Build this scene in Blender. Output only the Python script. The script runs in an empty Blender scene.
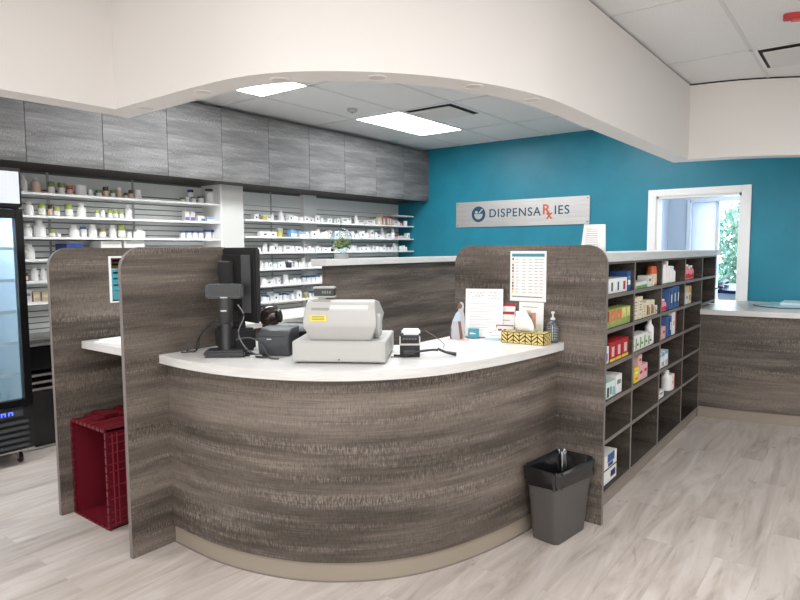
import bpy, bmesh, math, random
from mathutils import Vector, Matrix
from math import sin, cos, pi, radians
R = random.Random(7)
S = bpy.context.scene
C = S.collection

# ---------------------------------------------------------------- materials
def lin(c):
    return tuple(((v/255)/12.92 if v/255 <= .04045 else ((v/255+.055)/1.055)**2.4) for v in c) + (1,)
_m = {}
def mat(name, rgb=(200,200,200), rough=.5, metal=0, spec=.5, emit=0, alpha=None):
    if name in _m: return _m[name]
    m = bpy.data.materials.new(name); m.use_nodes = True
    b = m.node_tree.nodes['Principled BSDF']
    b.inputs['Base Color'].default_value = lin(rgb)
    b.inputs['Roughness'].default_value = rough
    b.inputs['Metallic'].default_value = metal
    b.inputs['Specular IOR Level'].default_value = spec
    if emit:
        b.inputs['Emission Color'].default_value = lin(rgb); b.inputs['Emission Strength'].default_value = emit
    _m[name] = m
    return m
def N(nt, t, **kw):
    n = nt.nodes.new(t)
    for k, v in kw.items(): setattr(n, k, v)
    return n
def mapped(nt, sc):
    tc = N(nt, 'ShaderNodeTexCoord'); mp = N(nt, 'ShaderNodeMapping')
    mp.inputs['Scale'].default_value = sc
    nt.links.new(tc.outputs['Object'], mp.inputs['Vector'])
    return mp.outputs['Vector']
def noise(nt, sc, scale=1, detail=3, rough=.55, dist=0):
    n = N(nt, 'ShaderNodeTexNoise')
    n.inputs['Scale'].default_value = scale; n.inputs['Detail'].default_value = detail
    n.inputs['Roughness'].default_value = rough; n.inputs['Distortion'].default_value = dist
    nt.links.new(mapped(nt, sc), n.inputs['Vector'])
    return n.outputs['Fac']
def ramp(nt, fac, stops):
    r = N(nt, 'ShaderNodeValToRGB')
    e = r.color_ramp.elements
    e[0].position = stops[0][0]; e[0].color = stops[0][1]
    e[1].position = stops[-1][0]; e[1].color = stops[-1][1]
    for p, c in stops[1:-1]:
        k = e.new(p); k.color = c
    nt.links.new(fac, r.inputs['Fac'])
    return r.outputs['Color']
def mixc(nt, fac, a, b, blend='MIX'):
    m = N(nt, 'ShaderNodeMix', data_type='RGBA', blend_type=blend)
    if isinstance(fac, (int, float)): m.inputs[0].default_value = fac
    else: nt.links.new(fac, m.inputs[0])
    for s, v in ((6, a), (7, b)):
        if isinstance(v, tuple): m.inputs[s].default_value = v
        else: nt.links.new(v, m.inputs[s])
    return m.outputs[2]
def g(v): return (v, v, v, 1)

def wood(name, dark, mid, light, horiz=(.8,.8,8.5)):
    m = mat(name, mid, .5, spec=.35); nt = m.node_tree; b = nt.nodes['Principled BSDF']
    band = noise(nt, horiz, 1, 4, .6, .3)
    base = ramp(nt, band, [(.36, lin(dark)), (.5, lin(mid)), (.66, lin(light))])
    hi = lin(tuple(min(255, int(v*1.2+14)) for v in light)); lo = lin(tuple(int(v*.8) for v in dark))
    # fine crossed threads: pale vertical ones inside broad flat patches, dark ones elsewhere
    thr = noise(nt, (190,190,42), 1, 2, .65)
    tl = ramp(nt, thr, [(.4, g(0)), (.68, g(1))])
    td = ramp(nt, thr, [(.3, g(1)), (.48, g(0))])
    patch = noise(nt, (1.0,1.0,17), 1, 7, .7, .2)
    pl = ramp(nt, patch, [(.47, g(.08)), (.64, g(.75))])
    pd = ramp(nt, patch, [(.3, g(.75)), (.5, g(.12))])
    f = mixc(nt, 1.0, tl, pl, 'MULTIPLY'); fd = mixc(nt, 1.0, td, pd, 'MULTIPLY')
    hl = noise(nt, (4,4,170), 1, 3, .6)
    h2 = ramp(nt, hl, [(.32, g(.78)), (.68, g(1.16))])
    c = mixc(nt, f, base, hi)
    c = mixc(nt, fd, c, lo)
    c = mixc(nt, 1.0, c, h2, 'MULTIPLY')
    nt.links.new(c, b.inputs['Base Color'])
    bp = N(nt, 'ShaderNodeBump'); bp.inputs['Strength'].default_value = .12; bp.inputs['Distance'].default_value = .002
    nt.links.new(thr, bp.inputs['Height']); nt.links.new(bp.outputs[0], b.inputs['Normal'])
    return m
WOOD = wood('weathered_grey_laminate', (64,57,51), (90,81,74), (114,104,95))
WOODG = wood('lit_weathered_laminate', (78,77,77), (104,103,103), (132,130,130), (.7,.7,7))  # same laminate, colours lightened for the brighter light on the overhead cabinets
WOODD = wood('shaded_laminate', (46,40,36), (64,56,50), (80,72,64))  # same laminate, colours darkened for shade inside cubbies and under cabinets
EDGE = mat('grey_edge_banding', (118,111,106), .5)

def floor_mat():
    m = mat('vinyl_plank_floor', (190,178,170), .42, spec=.4); nt = m.node_tree; b = nt.nodes['Principled BSDF']
    br = N(nt, 'ShaderNodeTexBrick'); br.offset = .37; br.offset_frequency = 2
    br.inputs['Scale'].default_value = 1; br.inputs['Brick Width'].default_value = 1.22; br.inputs['Row Height'].default_value = .18
    br.inputs['Mortar Size'].default_value = .0012; br.inputs['Mortar Smooth'].default_value = .3
    br.inputs['Color1'].default_value = g(0); br.inputs['Color2'].default_value = g(1); br.inputs['Mortar'].default_value = g(.5)
    nt.links.new(mapped(nt, (1,1,1)), br.inputs['Vector'])
    # shift the grain per plank
    tc = N(nt, 'ShaderNodeTexCoord'); mp = N(nt, 'ShaderNodeMapping'); mp.inputs['Scale'].default_value = (1.3, 9, 1)
    nt.links.new(tc.outputs['Object'], mp.inputs['Vector'])
    add = N(nt, 'ShaderNodeVectorMath', operation='MULTIPLY_ADD')
    add.inputs[1].default_value = (9.3, 4.1, 7.7)
    nt.links.new(br.outputs['Color'], add.inputs[0]); nt.links.new(mp.outputs[0], add.inputs[2])
    n1 = N(nt, 'ShaderNodeTexNoise'); n1.inputs['Scale'].default_value = 1; n1.inputs['Detail'].default_value = 7
    n1.inputs['Roughness'].default_value = .62; n1.inputs['Distortion'].default_value = 1.1
    nt.links.new(add.outputs[0], n1.inputs['Vector'])
    base = ramp(nt, n1.outputs['Fac'], [(.26, lin((146,134,126))), (.42, lin((173,162,154))), (.58, lin((188,178,171))), (.8, lin((203,194,187)))])
    tint = ramp(nt, br.outputs['Color'], [(0, g(.93)), (1, g(1.05))])
    c = mixc(nt, 1.0, base, tint, 'MULTIPLY')
    kn = noise(nt, (2.2, 7, 1), 1.6, 2, .5, 1.5)
    kk = ramp(nt, kn, [(.2, lin((150,135,126))), (.33, g(1))])
    c = mixc(nt, .5, c, kk, 'MULTIPLY')
    seam = ramp(nt, br.outputs['Fac'], [(0, g(1)), (1, g(.86))])
    c = mixc(nt, 1.0, c, seam, 'MULTIPLY')
    nt.links.new(c, b.inputs['Base Color'])
    return m
FLOOR = floor_mat()
def tile_mat():
    m = mat('ceiling_tile', (206,204,201), .85, spec=.2); nt = m.node_tree; b = nt.nodes['Principled BSDF']
    n = noise(nt, (140,140,140), 1, 2)
    nt.links.new(ramp(nt, n, [(.3, lin((226,226,225))), (.7, lin((236,236,235)))]), b.inputs['Base Color'])
    return m
TILE = tile_mat()
TBAR = mat('ceiling_grid_metal', (216,215,214), .5)
SOFFIT = mat('warm_white_paint', (228,224,220), .6, spec=.3)
WHITEP = mat('white_wall_paint', (214,214,210), .7)
def teal_mat():
    m = mat('teal_wall_paint', (30,124,146), .42, spec=.4); nt = m.node_tree; b = nt.nodes['Principled BSDF']
    n = noise(nt, (3,3,3), 1, 3)
    nt.links.new(ramp(nt, n, [(.3, lin((28,119,141))), (.7, lin((34,129,151)))]), b.inputs['Base Color'])
    return m
TEAL = teal_mat()
def stone_mat():
    m = mat('white_countertop', (222,218,213), .35, spec=.5); nt = m.node_tree; b = nt.nodes['Principled BSDF']
    n = noise(nt, (6,6,60), 1, 4, .6, .5)
    nt.links.new(ramp(nt, n, [(.3, lin((200,198,195))), (.65, lin((214,212,209)))]), b.inputs['Base Color'])
    return m
TOP = stone_mat()
KICK = mat('beige_cove_base', (146,135,121), .38)
BLACK = mat('black_plastic', (26,26,28), .38)
BLACKG = mat('gloss_black', (14,14,15), .15)
DGREY = mat('dark_grey_plastic', (62,64,67), .45)
MGREY = mat('mid_grey_plastic', (96,98,100), .45)
BROWNB = mat('glossy_dark_brown_plastic', (48,38,34), .12)
BEIGE = mat('pale_beige_plastic', (180,179,175), .45)
BEIGE2 = mat('pale_grey_window_plastic', (186,186,184), .3)
WHITE = mat('white_plastic', (236,236,235), .4)
WHITE2 = mat('offwhite_carton', (222,220,216), .6)
PAPER = mat('white_paper', (236,234,232), .7)
INK = mat('grey_print', (120,122,130), .7)
CHROME = mat('brushed_metal', (190,188,186), .35, 1)
def brushed():
    m = mat('brushed_aluminium_sign', (196,193,191), .42, .75); nt = m.node_tree; b = nt.nodes['Principled BSDF']
    n = noise(nt, (2,2,260), 1, 3)
    nt.links.new(ramp(nt, n, [(.3, lin((182,179,178))), (.7, lin((214,211,208)))]), b.inputs['Base Color'])
    return m
SIGN = brushed()
RED = mat('red_carton', (166,36,42), .5)
CRATE = mat('dark_red_plastic', (98,16,30), .42)
BLUE = mat('royal_blue_plastic', (42,92,160), .4)
NAVY = mat('navy_print', (34,48,92), .5)
LBLUE = mat('light_blue_print', (120,170,210), .5)
TEALP = mat('teal_print', (62,142,156), .6)
LIME = mat('lime_green_plastic', (160,172,92), .4)
GREEN = mat('olive_green_plastic', (104,128,56), .4)
OLIVE = mat('olive_jar_body', (128,128,78), .35)
AMBER = mat('amber_plastic', (132,74,40), .25)
BROWN = mat('dark_brown_plastic', (70,48,34), .3)
ORANGE = mat('orange_print', (214,112,62), .5)
YELLOW = mat('yellow_print', (226,200,70), .5)
PINK = mat('pale_pink_print', (222,176,176), .5)
PEACH = mat('peach_label', (216,190,168), .6)
LAV = mat('lavender_print', (122,112,160), .5)
CREAM = mat('cream_carton', (222,212,184), .6)
KHAKI = mat('khaki_plastic', (150,140,96), .4)
GREENP = mat('green_print', (110,160,90), .5)
SLAT = mat('pale_grey_slatwall', (236,238,236), .5)
SLATD = mat('slat_groove', (112,116,114), .6)
BEIGEC = mat('beige_carton', (202,184,154), .6)
BAG = mat('black_bin_bag', (16,16,18), .18, spec=.8)
def clearmat(name, rgb, f=.08, rough=.02, tr=.85):
    m = bpy.data.materials.new(name); m.use_nodes = True; nt = m.node_tree; nt.nodes.clear()
    o = N(nt, 'ShaderNodeOutputMaterial'); t = N(nt, 'ShaderNodeBsdfTransparent'); gl = N(nt, 'ShaderNodeBsdfGlossy'); mx = N(nt, 'ShaderNodeMixShader')
    t.inputs[0].default_value = lin(rgb); gl.inputs['Roughness'].default_value = rough
    lw = N(nt, 'ShaderNodeLayerWeight'); lw.inputs[0].default_value = .5
    pw = N(nt, 'ShaderNodeMath', operation='POWER'); pw.inputs[1].default_value = 4; nt.links.new(lw.outputs['Facing'], pw.inputs[0])
    fr = N(nt, 'ShaderNodeMath', operation='MULTIPLY_ADD'); fr.inputs[1].default_value = .8; fr.inputs[2].default_value = .04; nt.links.new(pw.outputs[0], fr.inputs[0])
    nt.links.new(fr.outputs[0], mx.inputs[0]); nt.links.new(t.outputs[0], mx.inputs[1]); nt.links.new(gl.outputs[0], mx.inputs[2])
    nt.links.new(mx.outputs[0], o.inputs[0]); return m
GLASS = clearmat('clear_glass', (235,242,244))
ACRYL = clearmat('clear_acrylic', (244,246,246))
TINT = bpy.data.materials.new('pale_blue_frosted_film'); TINT.use_nodes = True; _nt = TINT.node_tree; _nt.nodes.clear()
_o = N(_nt, 'ShaderNodeOutputMaterial'); _t = N(_nt, 'ShaderNodeBsdfTranslucent'); _t.inputs[0].default_value = lin((168,172,190)); _nt.links.new(_t.outputs[0], _o.inputs[0])

# ---------------------------------------------------------------- builder
class MB:
    def __init__(s): s.bm = bmesh.new(); s.mats = []
    def mi(s, m):
        if m not in s.mats: s.mats.append(m)
        return s.mats.index(m)
    def _fin(s, faces, m, smooth=False):
        i = s.mi(m)
        for f in faces: f.material_index = i; f.smooth = smooth
    def box(s, a, b, m, bev=0, M=None, seg=2):
        x0,y0,z0 = a; x1,y1,z1 = b
        vs = [s.bm.verts.new(v) for v in ((x0,y0,z0),(x1,y0,z0),(x1,y1,z0),(x0,y1,z0),(x0,y0,z1),(x1,y0,z1),(x1,y1,z1),(x0,y1,z1))]
        fs = [s.bm.faces.new([vs[i] for i in q]) for q in ((0,3,2,1),(4,5,6,7),(0,1,5,4),(1,2,6,5),(2,3,7,6),(3,0,4,7))]
        s._fin(fs, m)
        if bev:
            es = list({e for f in fs for e in f.edges})
            r = bmesh.ops.bevel(s.bm, geom=es, offset=bev, segments=seg, affect='EDGES', clamp_overlap=True)
            s._fin(r['faces'], m, True)
            vs = list({v for f in r['faces'] for v in f.verts} | {v for v in vs if v.is_valid})
        if M is not None:
            bmesh.ops.transform(s.bm, matrix=M, verts=[v for v in vs if v.is_valid])
        return s
    def lathe(s, prof, m, n=20, M=None, smooth=True, cap=True):
        # prof: list of (r, z); m a material or list per segment
        rings = []; allv = []
        for r, z in prof:
            ring = [s.bm.verts.new((r*cos(2*pi*k/n), r*sin(2*pi*k/n), z)) for k in range(n)]
            rings.append(ring); allv += ring
        for j in range(len(prof)-1):
            mm = m[j] if isinstance(m, list) else m
            fs = [s.bm.faces.new((rings[j][k], rings[j][(k+1)%n], rings[j+1][(k+1)%n], rings[j+1][k])) for k in range(n)]
            s._fin(fs, mm, smooth)
        if cap:
            s._fin([s.bm.faces.new(rings[0][::-1])], m[0] if isinstance(m, list) else m)
            s._fin([s.bm.faces.new(rings[-1])], m[-1] if isinstance(m, list) else m)
        if M is not None: bmesh.ops.transform(s.bm, matrix=M, verts=allv)
        return s
    def tube(s, pts, r, m, n=8, cap=True):
        pts = [Vector(p) for p in pts]; rings = []
        up = Vector((0,0,1))
        for i, p in enumerate(pts):
            t = (pts[min(i+1, len(pts)-1)] - pts[max(i-1, 0)]).normalized()
            a = t.cross(up)
            if a.length < .01: a = t.cross(Vector((1,0,0)))
            a.normalize(); b = a.cross(t)
            rr = r[i] if isinstance(r, (list, tuple)) else r
            rings.append([s.bm.verts.new(p + (a*cos(2*pi*k/n) + b*sin(2*pi*k/n))*rr) for k in range(n)])
        for j in range(len(pts)-1):
            s._fin([s.bm.faces.new((rings[j][k], rings[j+1][k], rings[j+1][(k+1)%n], rings[j][(k+1)%n])) for k in range(n)], m, True)
        if cap: s._fin([s.bm.faces.new(rings[0]), s.bm.faces.new(rings[-1][::-1])], m)
        return s
    def prism(s, poly, lo, hi, m, axis='z', M=None, smooth=False, side=None):
        # extrude a polygon; axis z: poly=(x,y); x: poly=(y,z); y: poly=(x,z)
        def P(p, h): return {'z': (p[0],p[1],h), 'x': (h,p[0],p[1]), 'y': (p[0],h,p[1])}[axis]
        a = [s.bm.verts.new(P(p, lo)) for p in poly]; b = [s.bm.verts.new(P(p, hi)) for p in poly]
        n = len(poly)
        s._fin([s.bm.faces.new(a[::-1]), s.bm.faces.new(b)], m)
        s._fin([s.bm.faces.new((a[i], a[(i+1)%n], b[(i+1)%n], b[i])) for i in range(n)], side or m, smooth)
        if M is not None: bmesh.ops.transform(s.bm, matrix=M, verts=a+b)
        return s
    def ribbon(s, path, z0, z1, m, thick=None, smooth=True, closed=False):
        # vertical wall following path; thick = list of inner points of same length
        n = len(path)
        inn = thick
        rows = [[s.bm.verts.new((p[0],p[1],z)) for p in L] for L, z in ((path,z0),(path,z1),(inn,z1),(inn,z0))]
        for a in range(4):
            b = (a+1) % 4
            s._fin([s.bm.faces.new((rows[a][i], rows[a][i+1], rows[b][i+1], rows[b][i])) for i in range(n-1)], m, smooth and a in (0,2))
        s._fin([s.bm.faces.new([rows[a][0] for a in range(4)]), s.bm.faces.new([rows[a][-1] for a in range(4)][::-1])], m)
        return s
    def mesh(s, name):
        bmesh.ops.recalc_face_normals(s.bm, faces=s.bm.faces)
        me = bpy.data.meshes.new(name); s.bm.to_mesh(me); s.bm.free()
        for m in s.mats: me.materials.append(m)
        me.set_sharp_from_angle(angle=radians(38))
        return me
    def build(s, name, parent=None, link=True):
        o = bpy.data.objects.new(name, s.mesh(name))
        if link: C.objects.link(o)
        if parent: o.parent = parent
        return o
def tag(o, label, cat=None, group=None, kind=None):
    if label: o['label'] = label
    if cat: o['category'] = cat
    if group: o['group'] = group
    if kind: o['kind'] = kind
    return o
def thing(name, label, cat, loc=(0,0,0), rz=0, group=None):
    o = bpy.data.objects.new(name, None); C.objects.link(o); o.empty_display_size = .05
    o.location = loc; o.rotation_euler = (0,0,rz)
    return tag(o, label, cat, group)
def struct(o, label=None): return tag(o, label, kind='structure')
def copy_tree(o, parent=None):
    c = o.copy(); C.objects.link(c)
    if parent: c.parent = parent
    for ch in KIDS.get(o.name, ()): copy_tree(ch, c)
    return c
KIDS = {}
def offs(path, d):
    out = []
    for i, p in enumerate(path):
        a = Vector(path[max(i-1,0)]); b = Vector(path[min(i+1,len(path)-1)])
        t = (b-a).normalized(); nrm = Vector((t.y, -t.x))
        out.append((p[0]+nrm.x*d, p[1]+nrm.y*d))
    return out
def smooth_path(pts, k=6):
    P = [Vector(p) for p in pts]; out = []
    for i in range(len(P)-1):
        p0 = P[max(i-1,0)]; p1 = P[i]; p2 = P[i+1]; p3 = P[min(i+2,len(P)-1)]
        for j in range(k):
            t = j/k
            out.append(tuple(.5*((2*p1)+(p2-p0)*t+(2*p0-5*p1+4*p2-p3)*t*t+(3*p1-p0-3*p2+p3)*t**3)))
    out.append(tuple(P[-1])); return out
def rrect(x0, z0, x1, z1, r, corners=(1,1,1,1), n=8):
    pts = []
    for (cx, cz, a0, on) in ((x0+r,z0+r,180,corners[0]),(x1-r,z0+r,270,corners[1]),(x1-r,z1-r,0,corners[2]),(x0+r,z1-r,90,corners[3])):
        if on:
            for k in range(n+1):
                a = radians(a0+90*k/n); pts.append((cx+r*cos(a), cz+r*sin(a)))
        else:
            pts.append(({180:x0,270:x1,0:x1,90:x0}[a0], {180:z0,270:z0,0:z1,90:z1}[a0]))
    return pts
def text_part(txt, size, m, parent, name, M, ext=.002, align='CENTER', bold=0, sp=1.0):
    cu = bpy.data.curves.new(name, 'FONT'); cu.body = txt; cu.size = size; cu.extrude = ext
    cu.space_character = sp; cu.align_x = align; cu.align_y = 'CENTER'; cu.offset = bold
    o = bpy.data.objects.new('tmp', cu); C.objects.link(o)
    bpy.context.view_layer.update()
    dg = bpy.context.evaluated_depsgraph_get()
    me = bpy.data.meshes.new_from_object(o.evaluated_get(dg)); bpy.data.objects.remove(o); bpy.data.curves.remove(cu)
    me.materials.clear(); me.materials.append(m); me.transform(M); me.name = name
    ob = bpy.data.objects.new(name, me); C.objects.link(ob)
    if parent: ob.parent = parent
    return ob

# ---------------------------------------------------------------- room shell
WY = 5.40; TX = 7.0; CZ = 2.83
struct(MB().box((-3.5,-3.5,-.1),(9.5,5.55,0), FLOOR).build('floor'))
struct(MB().box((-3.5,-3.5,CZ),(9.5,5.55,CZ+.1), TILE).build('ceiling'))
struct(MB().box((-3.5,WY,0),(TX,WY+.15,CZ), WHITEP).build('wall_back'))
struct(MB().box((-3.65,-3.5,0),(-3.5,5.55,CZ), SOFFIT).build('wall_left'))
struct(MB().box((-3.65,-3.65,0),(9.5,-3.5,CZ), SOFFIT).build('wall_front'))
DY0, DY1, DZ = 1.06, 1.872, 2.035
w = MB()
w.box((TX,-3.5,0),(TX+.14,DY0,CZ), TEAL).box((TX,DY1,0),(TX+.14,WY+.15,CZ), TEAL).box((TX,DY0,DZ),(TX+.14,DY1,CZ), TEAL)
struct(w.build('wall_teal'))
w = MB()
for a, b in (((TX-.014,DY0-.085,0),(TX,DY0,DZ+.075)), ((TX-.014,DY1,0),(TX,DY1+.085,DZ+.075)), ((TX-.014,DY0,DZ),(TX,DY1,DZ+.075))):
    w.box(a, b, WHITE, .003)
w.box((TX,DY0-.001,0),(TX+.14,DY0+.022,DZ), WHITE).box((TX,DY1-.022,0),(TX+.14,DY1+.001,DZ), WHITE).box((TX,DY0,DZ-.022),(TX+.14,DY1,DZ+.001), WHITE)
struct(w.build('door_1'), 'white door casing framing the opening in the teal wall')

# grid of the suspended ceiling
t = MB()
for k in range(-5, 9):
    x = 3.67+1.2*(k-3)
    if -3.4 < x < 6.95: t.box((x-.011,-3.48,CZ-.004),(x+.011,WY,CZ+.001), TBAR)
for k in range(-7, 8):
    y = .72+.6*k
    if -3.4 < y < 5.3: t.box((-3.48,y-.011,CZ-.004),(TX,y+.011,CZ+.001), TBAR)
struct(t.build('trim_1'), 'pale metal grid bars of the tiled ceiling')

# room behind the door opening
LB = mat('pale_blue_wall_paint', (206,212,222), .7)
b = MB()
b.box((TX+.14,2.3,0),(9.2,2.42,CZ), LB).box((TX+.14,-.6,0),(9.2,-.48,CZ), LB)
struct(b.build('wall_side_room'))
b = MB()
b.box((9.2,2.02,0),(9.34,2.42,CZ), LB).box((9.2,-.6,0),(9.34,.5,CZ), LB).box((9.2,.5,0),(9.34,2.02,.78), LB).box((9.2,.5,2.12),(9.34,2.02,CZ), LB)
struct(b.build('wall_far'))
b = MB()
for a, c in (((9.17,2.0,.76),(9.36,2.05,2.14)), ((9.17,.47,.76),(9.36,.52,2.14)), ((9.17,.5,2.1),(9.36,2.02,2.15)), ((9.15,.5,.75),(9.36,2.02,.79)), ((9.24,1.66,.79),(9.29,1.70,2.1))):
    b.box(a, c, WHITE, .004)
win = struct(b.build('window_1'), 'bright window of the side room, foliage outside')
MB().box((9.262,.52,.79),(9.268,1.66,2.1), GLASS).build('clear_pane', win)
MB().box((9.262,1.70,.79),(9.268,2.0,2.1), TINT).build('frosted_pane', win)

# soffit (curved bulkhead)
sp = [(-3.48,3.13),(1.2,3.145)]
sp += [(1.69,3.13)]
curve = smooth_path([(1.69,3.13),(1.687,2.75),(1.685,2.45),(1.695,2.22),(1.735,2.04),(1.81,1.885),(1.925,1.735),(2.085,1.585),(2.275,1.463),(2.52,1.36),(2.79,1.293),(3.05,1.272),(3.6,1.268),(4.3,1.262),(5.57,1.25)], 5)
rgt = smooth_path([(5.57,1.25),(5.655,.88),(5.86,.49),(6.16,.12),(6.6,-.3),(6.98,-.6)], 5)
outer = sp[:-1]+curve+rgt[1:]
inner = [(-3.48,3.29),(1.2,3.30)] + [(1.845,3.28)] + smooth_path([(1.845,3.28),(1.84,2.75),(1.835,2.45),(1.84,2.26),(1.875,2.11),(1.95,1.955),(2.05,1.82),(2.19,1.69),(2.36,1.59),(2.58,1.50),(2.83,1.435),(3.07,1.415),(3.6,1.41),(4.3,1.405),(5.70,1.395)], 5)[1:] + smooth_path([(5.70,1.395),(5.81,.93),(5.99,.56),(6.27,.22),(6.68,-.17),(6.98,-.43)], 5)[1:]
assert len(outer) == len(inner)
SZ = 2.22
s_ = MB().ribbon(outer, SZ, CZ-.014, SOFFIT, thick=inner)
so = struct(s_.build('trim_2'), 'curved white bulkhead hanging from the ceiling over the counter')
MB().ribbon(offs(outer,-.012) , CZ-.014, CZ, BLACK, thick=offs(inner,.012)).build('shadow_gap', so)  # black strip paints the shade of the open joint under the ceiling
for f in so.data.polygons: pass
so.data.set_sharp_from_angle(angle=radians(30))
for i, (x, y, ad) in enumerate(((1.77,2.98,'closest to the left bend'),(1.763,2.48,'second from left bend'),(1.84,2.05,'third from left bend'),(2.07,1.70,'fourth from left bend'),(2.45,1.455,'fifth from left bend'),(2.85,1.36,'sixth from left bend'))):
    o = MB().lathe([(.034,-.002),(.035,-.004),(.043,-.004),(.045,0)], SOFFIT, 24, cap=False).build('recessed_downlight')
    o.location = (x, y, SZ)
    tag(o, 'small unlit round downlight in the curved bulkhead underside, ' + ad, 'downlight', 'downlights in the bulkhead')
    MB().lathe([(.0345,-.0022),(.034,-.0012)], mat('warm_grey_lens', (212,206,200), .6), 24).build('lens', o)

# cove base along teal wall not visible; troffers
LAMP = mat('lit_diffuser', (250,253,255), .5, emit=22)
def troffer(x, y, lab):
    o = thing('ceiling_light', lab, 'ceiling light', (x, y, CZ), 0, 'troffers in the tiled ceiling')
    fr = MB()
    for a, c in (((0,0,-.006),(1.176,.012,0)), ((0,.564,-.006),(1.176,.576,0)), ((0,.012,-.006),(.012,.564,0)), ((1.164,.012,-.006),(1.176,.564,0))): fr.box(a, c, WHITE)
    fr.build('frame', o)
    MB().box((.012,.012,-.004),(1.164,.564,-.0005), LAMP).build('diffuser', o)
troffer(4.882, 3.732, 'lit rectangular ceiling light panel in front of the square vent')
troffer(2.482, 3.732, 'lit rectangular ceiling light panel partly hidden by the curved bulkhead')
def diffuser(x, y, lab):
    o = thing('ceiling_vent', lab, 'vent', (x, y, CZ), 0, 'square air vents')
    f = MB()
    for a, c in (((0,0,-.005),(.576,.02,0)), ((0,.556,-.005),(.576,.576,0)), ((0,.02,-.005),(.02,.556,0)), ((.556,.02,-.005),(.576,.556,0))): f.box(a, c, WHITE)
    f.build('frame', o)
    MB().box((.02,.02,-.002),(.556,.556,-.0005), mat('painted_slot_shade', (30,30,30), .8)).build('duct', o)  # flat dark sheet paints the shade seen up through the slots
    MB().box((.07,.07,-.018),(.53,.53,-.010), WHITE2, .003).build('plaque', o)
    p = MB()
    for cx, cy in ((.12,.12),(.49,.12),(.12,.49),(.49,.49)): p.box((cx-.006,cy-.006,-.0105),(cx+.006,cy+.006,-.001), WHITE2)
    p.build('hanger', o)
diffuser(4.882, 3.132, 'square ceiling vent with dark slots inside the curved bulkhead')
diffuser(4.882, .132, 'square ceiling vent at the right edge outside the curved bulkhead')
o = thing('smoke_detector', 'small round detector on the ceiling between the two light panels', 'detector', (4.52,4.02,CZ))
MB().lathe([(.05,0),(.05,-.018),(.034,-.034),(.001,-.036)][::-1], BEIGE2, 20).build('body', o)
MB().lathe([(.012,-.039),(.012,-.035)], DGREY, 10).build('sensor', o)
o = thing('fire_strobe', 'small red fixture on the white ceiling at right edge', 'ceiling fixture', (4.30,.388,CZ), radians(-72))
MB().prism(rrect(-.09,-.03,.09,.03,.025), -.03, 0, mat('matte_red', (190,60,66), .5)).build('housing', o)
MB().prism(rrect(-.05,-.016,.05,.016,.012), -.042, -.03, mat('red_lens', (214,96,98), .2)).build('lens', o)

# ---------------------------------------------------------------- teal wall sign
o = thing('wall_sign', 'brushed metal sign with blue and orange lettering on the teal wall', 'sign', (TX-.012, 3.50, 1.93))
# local: sign plane in YZ, reading direction is -Y
W2, H2 = .90, .162
MB().prism(rrect(-W2,-H2,W2,H2,.012), -.004, .012, SIGN, 'x').build('plate', o)
for y in (-.875,.875):
    for z in (-.137,.137):
        sc = MB().lathe([(.008,0),(.008,.004),(.005,.005)], MGREY, 10, M=Matrix.Translation((-.004,y,z)) @ Matrix.Rotation(-pi/2,4,'Y')).build('screw', o)
def MS(y, z, x=-.0055):   # glyph x -> -Y, glyph y -> Z, facing -X
    return Matrix(((0,0,-1,x),(-1,0,0,y),(0,1,0,z),(0,0,0,1)))
INKB = mat('sign_blue_letters', (12,70,94), .5); INKO = mat('sign_orange_letters', (200,88,52), .5)
MB().lathe([(.1,0),(.1,.004)], INKB, 40, M=Matrix.Translation((-.004,.56,.0)) @ Matrix.Rotation(-pi/2,4,'Y')).build('logo_disc', o)
m = MB()
bowl = [(-.062,.008)] + [(.062*cos(radians(a))*1.0, .008+.07*sin(radians(a))) for a in range(180,361,12)] + [(.062,.008)]
m.prism([(.56-p[0], p[1]-.004) for p in bowl[1:-1]], -.0105, -.008, SIGN, 'x')
m.prism([(.56-.0,.016),(.56-.016,.012),(.56-.066,.058),(.56-.052,.07)], -.0105, -.008, SIGN, 'x')
m.prism([(.56+.03*1.0+ .022*cos(radians(a)), .026+.018*sin(radians(a))) for a in range(0,360,24)], -.0105, -.008, SIGN, 'x')
m.build('mortar_and_pestle', o)
text_part('DISPENSA', .146, INKB, o, 'lettering', MS(.41,.0), align='LEFT', bold=.0012, sp=1.14)
text_part('R', .165, INKO, o, 'lettering', MS(-.318,.020), align='LEFT', bold=.003)
text_part('x', .15, INKO, o, 'lettering', MS(-.372,-.042), align='LEFT', bold=.003)
text_part('IES', .146, INKB, o, 'lettering', MS(-.468,.008), align='LEFT', bold=.0012, sp=1.12)

# ---------------------------------------------------------------- overhead cabinets
xs = [1.383+.5615*k for k in range(10)]
names = ['leftmost','second from left','third from left','fourth from left','fifth from left','sixth from left','seventh from left','eighth from left','ninth from left','rightmost, touching the teal wall']
for k in range(10):
    x0 = xs[k]; x1 = xs[k+1] if k < 9 else TX-.004
    if k == 9: x0 = xs[9]
    o = thing('overhead_cabinet', 'grey wood-look overhead cabinet door panel, '+names[k], 'cabinet', (x0, 4.85, 2.13), 0, 'overhead cabinets along the back wall')
    wdt = x1-x0
    MB().box((.001,.019,0),(wdt-.001,.545,.672), WOODD).build('cabinet_box', o)
    MB().box((.002,0,0),(wdt-.002,.018,.668), WOODG, .001).build('cabinet_door', o)

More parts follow.
